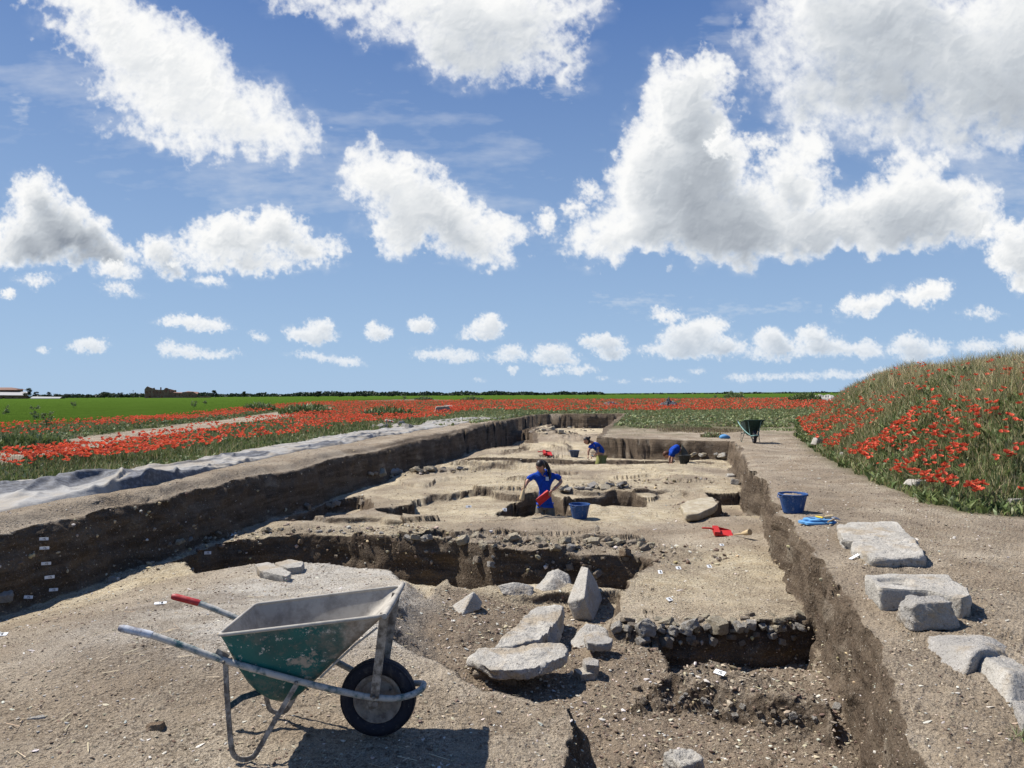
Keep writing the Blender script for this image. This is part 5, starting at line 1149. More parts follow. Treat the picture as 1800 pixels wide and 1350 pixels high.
for i, (px, py, h, lab) in enumerate(((1285, 700, 1.6, 'tall thin weed against the sky above the far poppies, tallest of the pair'), (1303, 701, 1.5, 'tall branching weed right of the tallest weed against the sky'), (1258, 702, 1.2, 'thin weed stalk left of the tall pair against the sky'), (712, 708, 1.1, 'thin tall weed at the crop edge beyond the tarp'), 
                                           (60, 745, .8, 'whitish flowering weed in the crop near the left edge'), (82, 760, .75, 'flowering weed poking up at the crop edge above the broad leaved clump'), (340, 722, .9, 'flowering weed in the crop above the poppy verge'), (360, 716, .9, 'pale flowering weed at the crop edge right of its neighbour'), (10, 735, .8, 'flowering weed in the crop at the left edge'), (130, 722, .9, 'pale weed standing out in the middle of the crop'))):
    tall_weed(px, py, h, i+40, lab)

# poppies -------------------------------------------------------------
def bloom(seed, n=10):
    """petal cup as triangles: verts, tris, colours (local, radius about 1)"""
    rr = np.random.default_rng(seed); V = [(0, 0, 0)]; F = []
    for i in range(n):
        a = 2*math.pi*i/n; r = 1+.18*math.sin(a*2+seed)+.15*(rr.random()-.5); V.append((math.cos(a)*.6*r, math.sin(a)*.6*r, .18+.12*rr.random())); 
    for i in range(n):
        a = 2*math.pi*(i+.5)/n; r = 1+.25*math.sin(a*2+seed)+.25*(rr.random()-.5); V.append((math.cos(a)*r, math.sin(a)*r, .42+.45*rr.random()))
    for i in range(n):
        j = (i+1) % n; F += [(0, 1+i, 1+j), (1+i, 1+n+i, 1+j), (1+j, 1+n+i, 1+n+j)]
    C = np.array([(.03, .01, .01)]+[(.60, .068, .034)]*n+[(.78, .165, .085)]*n)
    return np.array(V, np.float32), np.array(F), C
def poppy_proto(seed):
    V, F, C = bloom(seed, 12); r = .037; h = .27; tilt = Euler((random.uniform(-.5, .5), random.uniform(-.5, .5), 0)).to_matrix()
    P = [Vector((0, 0, h))+tilt @ Vector((v[0]*r, v[1]*r, v[2]*r*1.25)) for v in V]
    b = MB(); b.add(P, [tuple(f) for f in F]); b.cur = 1; b.tube([(random.uniform(-.05, .05), random.uniform(-.05, .05), -.05), (.01, .01, h*.5), (0, 0, h)], .0022, 4, cap=False)
    b.cur = 2; b.ball(Vector((0, 0, h))+tilt @ Vector((0, 0, .010)), (.009, .009, .009), 6)
    me = bpy.data.meshes.new('poppy'); me.from_pydata(b.v, [], b.f); me.materials.append(M_POPPY); me.materials.append(M_STEM); me.materials.append(M_EYE); me.polygons.foreach_set('material_index', b.mi)
    a = me.attributes.new('tint', 'FLOAT_COLOR', 'POINT'); col = np.ones((len(b.v), 4), np.float32); col[:len(C), :3] = C*random.uniform(.85, 1.12); a.data.foreach_set('color', col.ravel()); return me
random.seed(9); PP = [poppy_proto(i) for i in range(6)]
def poppy_pts(n, x0, x1, y0, y1, keep, power=1.5, clus=.0, seed=0):
    x, y, z = scatter(n, x0, x1, y0, y1, keep, power)
    c = fbm(x*.9, y*.6, 3, 400+seed)+.9*fbm(x*3, y*3, 2, 410+seed); k = c > clus; return np.stack([x[k], y[k], z[k]], 1)
mound_p = poppy_pts(24000, .28, .95, 8.6, 38, lambda x, y, L: (sdf(P_VEG, x, y, 4) > .15) & (R2.random(len(x)) < np.clip(1.0-sstep(.5, 2.0, sdf(P_MOUND, x, y, 12))*.90, 0, 1)), 1.3, -.06, 1)
strip_p = poppy_pts(60000, -1.0, -.02, 11, 150, lambda x, y, L: keep_strip(x, y, L) & (behind_tarp(x, y) < -.8-.5*fbm(x*.7, y*.7, 2, 8)) & (R2.random(len(x)) < np.clip(.25+.9*sstep(6, 2, -behind_tarp(x, y))+sstep(25, 45, y), 0, 1)), 1.5, -.10, 2)
back_p = poppy_pts(26000, -.12, .72, 55, 150, lambda x, y, L: keep_back(x, y, L) & (y > 58+6*fbm(x*.2, y*.2, 2, 6)), 1.6, .08, 3)
def size_rank(P): return P[:, 1]
near = []
for P, w, lab in ((mound_p, 180, 'red poppy in bloom among those at the foot of the mound on the right'), (strip_p, 120, 'red poppy in bloom among those beside the tarp on the left')):
    vis = np.abs(P[:, 0]/P[:, 1]) < .70; idx = np.nonzero(vis)[0]; idx = idx[np.argsort(P[idx, 1])][:w]
    near.append((P[idx], lab)); 
    if 'mound' in lab: mound_p = np.delete(mound_p, idx, 0)
    else: strip_p = np.delete(strip_p, idx, 0)
for P, lab in near:
    g = 'poppies at the foot of the mound' if 'mound' in lab else 'poppies beside the tarp'
    for q in P:
        o = bpy.data.objects.new('poppy', random.choice(PP)); COL.objects.link(o); o.location = q; s = random.uniform(.9, 1.25); o.scale = (s, s, s*random.uniform(.8, 1.1)); o.rotation_euler = (random.uniform(-.12, .12), random.uniform(-.12, .12), random.uniform(0, 6.3)); tag(o, lab, 'poppy', g)
def poppy_mass(name, P, label, grow=1.):
    n = len(P); Vs, Fs, Cs = [], [], []; k = 0
    for s in range(5):
        V, F, C = bloom(s+20, 6); m = P[s::5]; c = len(m)
        r = (.036*grow*(1+(name != 'mound_poppies')*.2)*(.65+.75*R2.random(c))*np.clip(m[:, 1]/35, 1, 3)**.45)[:, None, None]; a = R2.random(c)*6.28; ca, sa = np.cos(a)[:, None], np.sin(a)[:, None]
        X = V[None, :, 0]*ca-V[None, :, 1]*sa; Y = V[None, :, 0]*sa+V[None, :, 1]*ca; tx = (R2.random(c)-.5)[:, None]*1.2; ty = (R2.random(c)-.5)[:, None]*1.2
        Z = V[None, :, 2]*1.25+X*tx*.8+Y*ty*.8
        h = (.20+.13*R2.random(c))[:, None]
        G = np.stack([X, Y, Z], -1)*r+np.stack([np.broadcast_to(m[:, 0:1], X.shape), np.broadcast_to(m[:, 1:2], X.shape), m[:, 2:3]+h+0*X], -1)
        Vs.append(G.reshape(-1, 3)); Fs.append((F[None]+(np.arange(c)*len(V))[:, None, None]+k).reshape(-1, 3)); Cs.append((C[None]*(.75+.5*R2.random((c, 1, 1)))).reshape(-1, 3)); k += c*len(V)
    Vv = np.concatenate(Vs); Cc = np.clip(np.concatenate(Cs), 0, 1)
    o = mesh_np(name, Vv, tris=np.concatenate(Fs), mat=M_POPPY, colors=dict(tint=np.concatenate([Cc, np.ones((len(Cc), 1))], 1)), smooth=False); return tag(o, label, 'poppies', kind='stuff')
poppy_mass('mound_poppies', mound_p, 'many red poppies scattered over the slope of the mound'); poppy_mass('verge_poppies', strip_p, 'many red poppies in the strip between tarp and crop'); poppy_mass('meadow_poppies', back_p, 'dense band of red poppies behind the far end of the dig', 1.25)
print('poppies', len(mound_p), len(strip_p), len(back_p), 't', _t.time()-_t0)

# pebbles, chips and straw on the bare soil ------------------------------
def pebbles(name, n, y0, y1, keep, size, cols, wts, label, power=1.6, x0=-.75, x1=.75, el=(1, .7, .45)):
    x, y, _z = scatter(n, x0, x1, y0, y1, keep, power); z = land(x, y)['z']; n = len(x); V, F = ico(1)
    V = V*(1+.25*np.sin(V[:, [1]]*5+V[:, [0]]*3)); s = size*(.45+R2.random(n)**3*1.8)*np.clip(y/6, .8, 3)**.4; a = R2.random(n)*6.28
    sx, sy, sz = s*el[0]*(.7+.6*R2.random(n)), s*el[1]*(.7+.6*R2.random(n)), s*el[2]*(.7+.6*R2.random(n))
    X = V[None, :, 0]*sx[:, None]; Y = V[None, :, 1]*sy[:, None]; Z = V[None, :, 2]*sz[:, None]+X*(R2.random(n)-.5)[:, None]*.8
    G = np.stack([X*np.cos(a)[:, None]-Y*np.sin(a)[:, None]+x[:, None], X*np.sin(a)[:, None]+Y*np.cos(a)[:, None]+y[:, None], Z+(z+sz*.35)[:, None]], -1)
    C = np.repeat(palette(n, cols, wts, .3), len(V), 0)
    o = mesh_np(name, G.reshape(-1, 3), tris=(F[None]+(np.arange(n)*len(V))[:, None, None]).reshape(-1, 3), mat=M_PEB, colors=dict(tint=np.concatenate([C, np.ones((len(C), 1))], 1)), smooth=False)
    return tag(o, label, 'gravel', kind='stuff')
_s = NT('pebble', .9, .15); _s.color(_s.n('Attribute', attribute_name='tint').outputs['Color']); M_PEB = _s.m
CHALK = (.50, .47, .41); TAN = (.36, .30, .22); BRN = (.15, .11, .08); OCH = (.42, .34, .20)
pebbles('gravel', 52000, 2.2, 30, lambda x, y, L: (L['veg'] < .3) & (L['cutm'] < .5 if 'cutm' in L else True), .0062, [CHALK, TAN, BRN], [1.6, 4, 3], 'pebbles and crumbs strewn over the excavated soil')
pebbles('rubble_gravel', 26000, 5, 40, lambda x, y, L: L['rub']+.3*R2.random(len(x)) > .45, .017, [CHALK, OCH, TAN, BRN], [1, 1.6, 3.4, 4], 'loose rubble and mortar crumbs along the broken walls', 1.4, el=(1, .8, .7))
pebbles('soil_clods', 15000, 3.5, 9, lambda x, y, L: L['lowm'] > .5, .010, [TAN, BRN, CHALK], [3, 4, 1], 'clods and crumbs on the dark lower floor at the front', 1.2, -.1, .6)
pebbles('stone_chips', 700, 2.2, 14, lambda x, y, L: (L['veg'] < .3), .016, [CHALK, TAN], [3, 1], 'flat pale chips scattered on the trodden soil', 1.4, el=(1, .5, .16))
# stones and grit stuck in the cut faces
_me = GROUND.data; _n = len(_me.vertices); _co = np.zeros(_n*3, np.float32); _me.vertices.foreach_get('co', _co); _co = _co.reshape(-1, 3); _ct = np.zeros(_n, np.float32); _me.attributes['cut'].data.foreach_get('value', _ct)
_k = np.nonzero((_ct > .6) & (_co[:, 1] < 26) & (np.abs(_co[:, 0]/_co[:, 1]) < .8))[0]; _k = R2.choice(_k, 7000); _q = _co[_k]; V, F = ico(1); V = V*(1+.3*np.sin(V[:, [1]]*5+V[:, [0]]*3)); _s = (.004+.014*R2.random(7000)**4)*np.clip(_q[:, 1]/6, .7, 2)
G = V[None]*_s[:, None, None]*(.6+.8*R2.random((7000, 1, 3)))+_q[:, None, :]; C = np.repeat(palette(7000, [CHALK, TAN, BRN, OCH], [.35, 2, 4, 1], .3), len(V), 0)
tag(mesh_np('wall_grit', G.reshape(-1, 3), tris=(F[None]+(np.arange(7000)*len(V))[:, None, None]).reshape(-1, 3), mat=M_PEB, colors=dict(tint=np.concatenate([C, np.ones((len(C), 1))], 1)), smooth=False), 'small stones and grit stuck in the cut earth faces', 'gravel', kind='stuff')
# straw
x, y, z = scatter(2600, -.75, .75, 2.2, 12, lambda x, y, L: (L['veg'] < .3) & (fbm(x*1.3, y*1.3, 3, 501) > .05), 1.5)
n = len(x); a = R2.random(n)*6.28; l = .015+.05*R2.random(n)**2; wd = .0018; zz = land(x, y)['z']+.006
dx, dy = np.cos(a)*l, np.sin(a)*l; nx_, ny_ = -np.sin(a)*wd, np.cos(a)*wd
V = np.stack([np.stack([x-dx-nx_, y-dy-ny_, zz], 1), np.stack([x+dx-nx_, y+dy-ny_, zz+.004], 1), np.stack([x+dx+nx_, y+dy+ny_, zz+.005], 1), np.stack([x-dx+nx_, y-dy+ny_, zz+.001], 1)], 1).reshape(-1, 3); i = np.arange(n)*4
C = np.repeat(palette(n, [(.50, .42, .29), (.36, .28, .18)], [2, 1]), 4, 0)
tag(mesh_np('straw', V, quads=np.stack([i, i+1, i+2, i+3], 1), mat=M_PEB, colors=dict(tint=np.concatenate([C, np.ones((len(C), 1))], 1)), smooth=False), 'bits of dry straw on the trodden soil', 'straw', kind='stuff')
# ------------------------------------------------------------------ the horizon: trees and buildings
TR = np.random.default_rng(77)
M_BARK = plain('tree_bark', (.10, .075, .055), .9)
def tree(px, base_y, top_y, wpx, d, label, seed, tone=0, group='trees on the horizon'):
    p = D_(px, base_y, d); p.z = .15; top = D_(px, top_y, d).z; H = top-p.z; w = wpx*d/FPX
    r = empty('tree', p, 0, label=label, cat='tree', group=group); rr = np.random.default_rng(seed)
    b = MB(); tp = Vector(((rr.random()-.5)*.1*H, 0, H*.55)); b.tube([(0, 0, -.3), tp*.5, tp], [.045*H, .032*H, .02*H], 7)
    nb = 9; cs = []
    for k in range(nb):
        a = rr.random()*6.28; t = .35+.6*rr.random(); ro = (w*.5-.12*w)*math.sin(min(1, (1.1-t)*1.9)*1.57)*rr.random()**.5
        c = np.array([math.cos(a)*ro, math.sin(a)*ro, H*t]); cs.append((c, w*(.16+.14*rr.random()))); b.tube([tp*min(1, t), Vector(c)], [.014*H, .006*H], 4)
    b.build('trunk', M_BARK, r)
    P = []; 
    for c, rad in cs:
        m = 150; q = rr.normal(0, 1, (m, 3)); q /= np.linalg.norm(q, axis=1, keepdims=True); P.append(c+q*rad*(rr.random((m, 1))**.45)*np.array([1, 1, .8]))
    P = np.concatenate(P); P = P[P[:, 2] > H*.12]; P[:, 2] = np.minimum(P[:, 2], H*.99); n = len(P); s = w*.035*(.6+.8*rr.random(n))
    u = rr.normal(0, 1, (n, 3)); u /= np.linalg.norm(u, axis=1, keepdims=True); v = np.cross(u, rr.normal(0, 1, (n, 3))); v /= np.linalg.norm(v, axis=1, keepdims=True)
    V = np.stack([P-u*s[:, None], P+v*s[:, None]*.8, P+u*s[:, None], P-v*s[:, None]*.8], 1).reshape(-1, 3); i = np.arange(n)*4
    C = np.array([(.030, .050, .022), (.022, .036, .018), (.050, .072, .028)])[tone]*(.6+.8*rr.random((n, 1))); C = np.repeat(C, 4, 0)
    o = mesh_np('crown', V, quads=np.stack([i, i+1, i+2, i+3], 1), mat=M_LEAF, colors=dict(tint=np.concatenate([C, np.ones((len(C), 1))], 1)), smooth=False); o.parent = r
    return r
named = [(50, 702, 682, 15, 'bushy dark tree right beside the grey farm building'), (64, 702, 687, 9, 'small dark tree just right of the tree beside the farm building'), (86, 702, 689, 11, 'rounded grey green tree above the pale greenhouse'), (101, 702, 691, 12, 'low wide tree above the right of the pale greenhouse'),
         (118, 702, 692, 11, 'low dark tree third along from the pale greenhouse'), (154, 701, 693, 9, 'small dark tree midway between greenhouse and solitary pole'), (183, 701, 690, 11, 'taller rounded tree in the low line left of the solitary pole'), (212, 701, 688, 11, 'tall narrow headed tree left of the solitary pole'),
         (378, 700, 686, 14, 'solitary dark round tree right of the ruined farmhouse'), (428, 699, 688, 12, 'solitary bluish round tree, second right of the ruined farmhouse'), (561, 699, 688, 20, 'wide dark tree rising from the far woodland left of the bush clump'), (599, 698, 690, 15, 'broad dark tree in the far woodland above the poppies'), (621, 698, 690, 12, 'pointed dark tree right of the broad one in the far woodland'),
         (640, 698, 692, 12, 'low dark tree above the red poppies in the far woodland'), (688, 698, 690, 13, 'round dark tree standing out in the far line above the leafy clumps'), (805, 697, 691, 9, 'small round tree on the horizon above the dark grey boulder'), (903, 696, 690, 11, 'small dark tree on the horizon above the far end of the tarp'), (942, 696, 690, 12, 'small dark tree on the horizon at the left of the far pit'),
         (956, 696, 690, 7, 'narrow dark tree beside the small one over the far pit'), (1033, 694, 690, 9, 'tiny dark tree on the horizon above the heap of rubbish'), (1060, 694, 690, 8, 'tiny tree on the horizon right above the heap of rubbish')]
for i, (px, b_, t_, w_, lab) in enumerate(named): tree(px, b_, t_, w_, 430, lab, 900+i, 1 if i % 3 else 0)
# the woodland beyond reads as one low mass
P = []
for k in range(2600):
    px = TR.uniform(-500, 1060) if TR.random() < .94 else TR.uniform(1060, 1500); d = TR.uniform(560, 680); hpx = 1.5*(5.5+3.0*float(fbm(np.array([px*.018]), np.array([.3]), 3, 5)[0])+1.2*math.sin(px*.11))*(1 if px < 700 else .8 if px < 1060 else .35)
    if 0 < px < 60: hpx *= .7
    H = max(hpx, 2)*d/FPX; c = D_(px, 696, d); n = 14; q = TR.normal(0, 1, (n, 3)); q /= np.linalg.norm(q, axis=1, keepdims=True); q = q*np.array([2.2, 2, H*.32])*TR.random((n, 1))**.4; q += np.array([c.x, c.y, H*(.25+.4*TR.random())]); P.append(q)
P = np.concatenate(P); n = len(P); s = .75*(.6+.8*TR.random(n)); u = TR.normal(0, 1, (n, 3)); u /= np.linalg.norm(u, axis=1, keepdims=True); v = np.cross(u, TR.normal(0, 1, (n, 3))); v /= np.linalg.norm(v, axis=1, keepdims=True)
V = np.stack([P-u*s[:, None], P+v*s[:, None], P+u*s[:, None], P-v*s[:, None]], 1).reshape(-1, 3); i = np.arange(n)*4; C = np.repeat(np.array([(.030, .048, .026)])*(.5+1.0*TR.random((n, 1))), 4, 0)
tag(mesh_np('far_woodland', V, quads=np.stack([i, i+1, i+2, i+3], 1), mat=M_LEAF, colors=dict(tint=np.concatenate([C, np.ones((len(C), 1))], 1)), smooth=False), 'low dark line of woodland along the horizon', 'woodland', kind='stuff')

def brick_mat():
    s = NT('weathered_brick', .95, .1); n = s.noise(.5, 5, .7); n2 = s.noise(3, 4, .7); c = s.mix(s.ramp(n, .35, .65), (.24, .115, .075), (.38, .23, .16)); s.color(s.mix(s.ramp(n2, .4, .6, .5, 0), c, (.07, .05, .045))); return s.m
M_BRICK = brick_mat(); M_DARKIN = plain('dark_interior', (.02, .018, .016), .95); M_ROOF = plain('grey_sheet_roof', (.30, .29, .29), .7, bump=.2); M_TILE = plain('red_brown_tiles', (.20, .10, .07), .8, bump=.3); M_PALE = plain('pale_grey_wall', (.40, .40, .39), .8)
def wall_with_holes(name, x0, x1, z0, tops, holes, y, t, mat, parent):
    """a wall along x at depth y with a ragged top (list of x,z) and rectangular holes (x0,x1,z0,z1)"""
    xs = sorted(set([x0, x1]+[a for a, _ in tops]+[v for h in holes for v in h[:2]])); b = MB()
    tp = lambda x: float(np.interp(x, [a for a, _ in tops], [c for _, c in tops]))
    for a, c in zip(xs[:-1], xs[1:]):
        if c-a < 1e-3: continue
        m = (a+c)/2; segs = [(z0, None)]; hs = sorted([h for h in holes if h[0] <= m <= h[1]], key=lambda h: h[2]); z = z0; parts = []
        for h in hs: parts.append((z, h[2], z, h[2])); z = h[3]
        parts.append((z, tp(a+1e-4), z, tp(c-1e-4)))
        for (za, zb, zc, zd) in parts:
            zb = max(zb, za+.02); zd = max(zd, zc+.02)
            b.add([(a, y, za), (c, y, zc), (c, y, zd), (a, y, zb), (a, y+t, za), (c, y+t, zc), (c, y+t, zd), (a, y+t, zb)], [(0, 1, 2, 3), (5, 4, 7, 6), (3, 2, 6, 7), (0, 4, 5, 1), (0, 3, 7, 4), (1, 5, 6, 2)])
    return b.build(name, mat, parent, smooth=False)
d = 430; k = d/FPX; c = D_(300, 700, d); R = empty('ruined_farmhouse', (c.x, d, .1), 0, label='roofless red brick farmhouse ruin on the horizon with a long low wing', cat='building')
X = lambda px: (px-300)*k
Zt = lambda px: (700.5-px)*k+.2
wall_with_holes('house_wall', X(254), X(297), 0, [(X(254), Zt(685)), (X(256), Zt(682)), (X(259), Zt(679.5)), (X(262), Zt(681)), (X(268), Zt(683)), (X(271), Zt(682)), (X(272), Zt(685)), (X(276), Zt(685.5)), (X(288), Zt(686)), (X(289), Zt(684)), (X(291.5), Zt(682.2)), (X(295), Zt(683)), (X(297), Zt(687))],
                [(X(257), X(259), Zt(692), Zt(688)), (X(263), X(265), Zt(692), Zt(688)), (X(269), X(271), Zt(692), Zt(688)), (X(275), X(277), Zt(692), Zt(688.5)), (X(281), X(283), Zt(692), Zt(688.5)), (X(290), X(293), Zt(690), Zt(685.5)), (X(262), X(265), .02, Zt(696)), (X(283), X(286), .02, Zt(696))], 0, .6, M_BRICK, R)
wall_with_holes('back_wall', X(254), X(297), 0, [(X(254), Zt(684)), (X(270), Zt(686)), (X(285), Zt(684)), (X(297), Zt(687))], [], 9, .6, M_BRICK, R)
for xx in (254, 296): b = MB(); b.add([(X(xx), .65, 0), (X(xx)+.5, .65, 0), (X(xx)+.5, 8.95, 0), (X(xx), 8.95, 0), (X(xx), .65, Zt(687)), (X(xx)+.5, .65, Zt(687)), (X(xx)+.5, 8.95, Zt(686)), (X(xx), 8.95, Zt(686))], [(0, 1, 5, 4), (1, 2, 6, 5), (2, 3, 7, 6), (3, 0, 4, 7), (4, 5, 6, 7)]); b.build('side_wall', M_BRICK, R, smooth=False)
b = MB(); b.box((X(277), 4, Zt(683)-2.2), (.55, .55, 5.6)); b.build('chimney', M_BRICK, R, smooth=False)
wall_with_holes('wing_wall', X(297.4), X(346), 0, [(X(297.4), Zt(690.5)), (X(320), Zt(691.5)), (X(320.3), Zt(690)), (X(339), Zt(689.5)), (X(346), Zt(693.5))], [(X(302+i*6), X(303.4+i*6), Zt(697), Zt(694.5)) for i in range(7)], .1, .5, M_BRICK, R)
b = MB(); b.add([(X(297.4), .65, Zt(691.5)), (X(320), .65, Zt(692)), (X(320), 5, Zt(690.3)), (X(297.4), 5, Zt(689.8)), (X(297.4), .65, Zt(691.5)-.2), (X(320), .65, Zt(692)-.2), (X(320), 5, Zt(690.3)-.2), (X(297.4), 5, Zt(689.8)-.2)], [(0, 1, 2, 3), (7, 6, 5, 4), (0, 4, 5, 1), (1, 5, 6, 2), (2, 6, 7, 3), (3, 7, 4, 0)]); b.build('wing_roof', M_TILE, R, smooth=False)
b = MB(); b.add([(X(320.5), .65, Zt(690.2)), (X(346), .65, Zt(693.6)), (X(343), 5, Zt(690)), (X(324), 5, Zt(688.2)), (X(320.5), .65, Zt(690.2)-.2), (X(346), .65, Zt(693.6)-.2), (X(343), 5, Zt(690)-.2), (X(324), 5, Zt(688.2)-.2)], [(0, 1, 2, 3), (7, 6, 5, 4), (0, 4, 5, 1), (1, 5, 6, 2), (2, 6, 7, 3), (3, 7, 4, 0)]); b.build('end_roof', M_TILE, R, smooth=False)
b = MB(); b.box((X(358), 1, Zt(697.5)/2), (X(370)-X(347.5), .5, Zt(697.5))); b.build('yard_wall', M_BRICK, R, smooth=False)
def barn():
    c = D_(10, 700, d); R = empty('farm_building', (c.x, d, .1), 0, label='low grey roofed farm building cut off by the left edge on the horizon', cat='building'); X = lambda px: (px-10)*k
    wall_with_holes('wall', X(-60), X(48), 0, [(X(-60), Zt(693)), (X(48), Zt(694))], [(X(4), X(8), .02, Zt(697)), (X(-30), X(-24), .02, Zt(696)), (X(20), X(24), Zt(698), Zt(696))], 0, .5, M_BRICK, R)
    b = MB(); b.add([(X(-61), -.8, Zt(693)), (X(49), -.8, Zt(694.5)), (X(49), -.8, Zt(694)), (X(-61), -.8, Zt(692.5)), (X(-61), 12, Zt(686)), (X(30), 12, Zt(687.5)), (X(30), 12, Zt(688)), (X(-61), 12, Zt(686.5))], [(0, 1, 2, 3), (3, 2, 5, 4), (0, 7, 6, 1), (1, 6, 5, 2), (4, 5, 6, 7), (0, 3, 4, 7)]); b.build('roof', M_ROOF, R, smooth=False)
    b = MB(); b.box((X(-25), 14, Zt(686)/2+1), (X(7)-X(-58), 5, Zt(684))); b.build('rear_block', M_BRICK, R, smooth=False)
    b = MB(); b.add([(X(-62), 10, Zt(683.5)), (X(12), 10, Zt(684)), (X(-8), 14, Zt(679.5)), (X(-62), 14, Zt(679)), (X(12), 18, Zt(684)), (X(-62), 18, Zt(683.5))], [(0, 1, 2, 3), (3, 2, 4, 5), (1, 4, 2), (0, 5, 4, 1), (0, 3, 5)]); b.build('rear_roof', M_TILE, R, smooth=False)
barn()
c = D_(84, 701, 415); R = empty('greenhouse', (c.x, 415, .1), 0, label='long low pale greenhouse between the farm building and the trees', cat='greenhouse'); kk = 415/FPX
b = MB(); n = 9; L_ = 26*kk; vs = []
for i_ in range(n): a = math.pi*i_/(n-1); vs += [(-L_*.99, 2.6*math.cos(a), .05+1.55*math.sin(a)), (L_, 2.6*math.cos(a), .05+1.25*math.sin(a))]
b.add(vs, [(2*i_, 2*i_+1, 2*i_+3, 2*i_+2) for i_ in range(n-1)]); b.build('cover', M_PALE, R)
b = MB(); b.box((0, -2.75, .25), (L_*2, .1, .4)); b.build('base_wall', M_ROOF, R, smooth=False)
c = D_(234, 700, d); o = MB().tube([(0, 0, 0), (0, 0, 3), (0, 0, 5)], [.12, .1, .08], 6).box((0, 0, 4.7), (1, .1, .1)).build('utility_pole', M_BARK, None, loc=(c.x, d, .1)); tag(o, 'thin wooden pole on the horizon left of the ruined farmhouse', 'pole')
# things lying behind the dig
p = on_ground(1076, 713, .2); g = R2.random((1,))
def heap(name, px, py, w, dp, h, mat, label, cat, seed, ridge=1.0):
    p = on_ground(px, py, .15); n = 60; u, v = np.meshgrid(np.linspace(-1, 1, n*2), np.linspace(-1, 1, n)); X = u*w/2; Y = v*dp/2; r = np.sqrt(u*u+v*v*1.0)
    Z = np.clip(1-r**ridge, 0, 1)*h*(.8+.6*fbm(X*2.2/w*3+seed, Y*3/dp, 4, seed))+np.clip(1-r, 0, .3)*h*.8*billow(X*6/h*.3, Y*6/h*.3, 4, seed+5)-.03*(r > 1)*1.
    o = mesh_np(name, np.stack([X, Y, Z], -1).reshape(-1, 3), quads=grid_quads(n, n*2), mat=mat, smooth=True); o.location = (p.x, p.y+dp*.3, p.z-.02); return tag(o, label, cat)
M_PLSH = dusty('dark_plastic_sheet', (.03, .03, .035), (.42, .42, .42), .8, .6, sc=.25, lo=.45)
heap('rubbish_heap', 1076, 714, 2.8, 1.6, .75, M_PLSH, 'heap of dark plastic sheeting in front of the far poppies', 'heap', 61)
p = on_ground(1172, 716, .15); r = empty('board_stack', (p.x, p.y, p.z), 0, label='low stack of grey boards lying in the grass before the far poppies', cat='boards')
for i_ in range(4): b = MB(); b.box((.15*i_-.2, .2*(i_ % 2), .06+.07*i_), (4.6-.3*i_, .35, .05), Matrix.Rotation(.05*i_-.06, 3, 'Z')); b.build('board', M_ROOF, r, smooth=False)
o = heap('sheet', 1176, 716, 2.2, .9, .75, M_PLSH, 'crumpled striped sheet lying on the grey boards', 'sheet', 67); o.location.z = p.z+.22
heap('rubble_ridge', 1452, 706, 8.5, 4, 1.15, M_STONE, 'long pale rubble ridge beyond the left foot of the mound', 'rubble heap', 71, 1.3)
# ------------------------------------------------------------------ people
def skin(name, nodes, edges, mat, parent=None, sub=2, root=0, extra=None):
    """nodes: [(x,y,z, rx[, ry])]; grows one continuous surface round the skeleton"""
    me = bpy.data.meshes.new(name); me.from_pydata([n[:3] for n in nodes], edges, []); o = bpy.data.objects.new(name, me); COL.objects.link(o)
    m = o.modifiers.new('skin', 'SKIN'); m.use_smooth_shade = True; m.branch_smoothing = .4
    sv = me.skin_vertices[0].data
    for i, n in enumerate(nodes): sv[i].radius = (n[3], n[4] if len(n) > 4 else n[3]); sv[i].use_root = (i == root)
    s = o.modifiers.new('sub', 'SUBSURF'); s.levels = sub; s.render_levels = sub
    dg = bpy.context.evaluated_depsgraph_get(); me2 = bpy.data.meshes.new_from_object(o.evaluated_get(dg)); me2.name = name
    bpy.data.objects.remove(o)
    bm = bmesh.new(); bm.from_mesh(me2)
    if extra: extra(bm)
    bm.to_mesh(me2); bm.free(); me2.materials.clear()
    for mm in (mat if isinstance(mat, list) else [mat]): me2.materials.append(mm)
    for p in me2.polygons: p.use_smooth = True
    o = bpy.data.objects.new(name, me2); COL.objects.link(o)
    if parent: o.parent = parent
    return o
def add_mb(bm, mb, mi=0):
    vs = [bm.verts.new(v) for v in mb.v]
    for f in mb.f:
        try: fc = bm.faces.new([vs[i] for i in f]); fc.material_index = mi; fc.smooth = True
        except ValueError: pass
def hand(bm, wrist, direction, palm_n, curl=.9, s=1., side=1):
    """palm, four bent fingers of unequal length and a thumb off the side of the palm"""
    d = Vector(direction).normalized(); n = Vector(palm_n); n = (n-d*n.dot(d)).normalized(); a = d.cross(n)*side; w = Vector(wrist)
    m = MB(); R = Matrix((a, d, n)).transposed()
    m.ball(w+d*.045*s, (.038*s, .052*s, .017*s), 12, R)
    for k, L in enumerate((.070, .080, .074, .058)):
        b = w+d*.085*s+a*(.027-.018*k)*s; p1 = b+(d*math.cos(curl*.5)+n*math.sin(curl*.5))*L*.45*s; p2 = p1+(d*math.cos(curl*1.3)+n*math.sin(curl*1.3))*L*.32*s; p3 = p2+(d*math.cos(curl*2.0)+n*math.sin(curl*2.0))*L*.25*s
        m.tube([b-d*.02*s, b, p1, p2, p3], [.0088*s, .0088*s, .0082*s, .0075*s, .006*s], 7)
    b = w+d*.025*s+a*.032*s; p1 = b+(d*.6+a*.75+n*.25).normalized()*.034*s; p2 = p1+(d*.85+a*.2+n*.5).normalized()*.028*s; m.tube([b-a*.012*s, b, p1, p2], [.011*s, .011*s, .0095*s, .007*s], 7)
    add_mb(bm, m, 0)
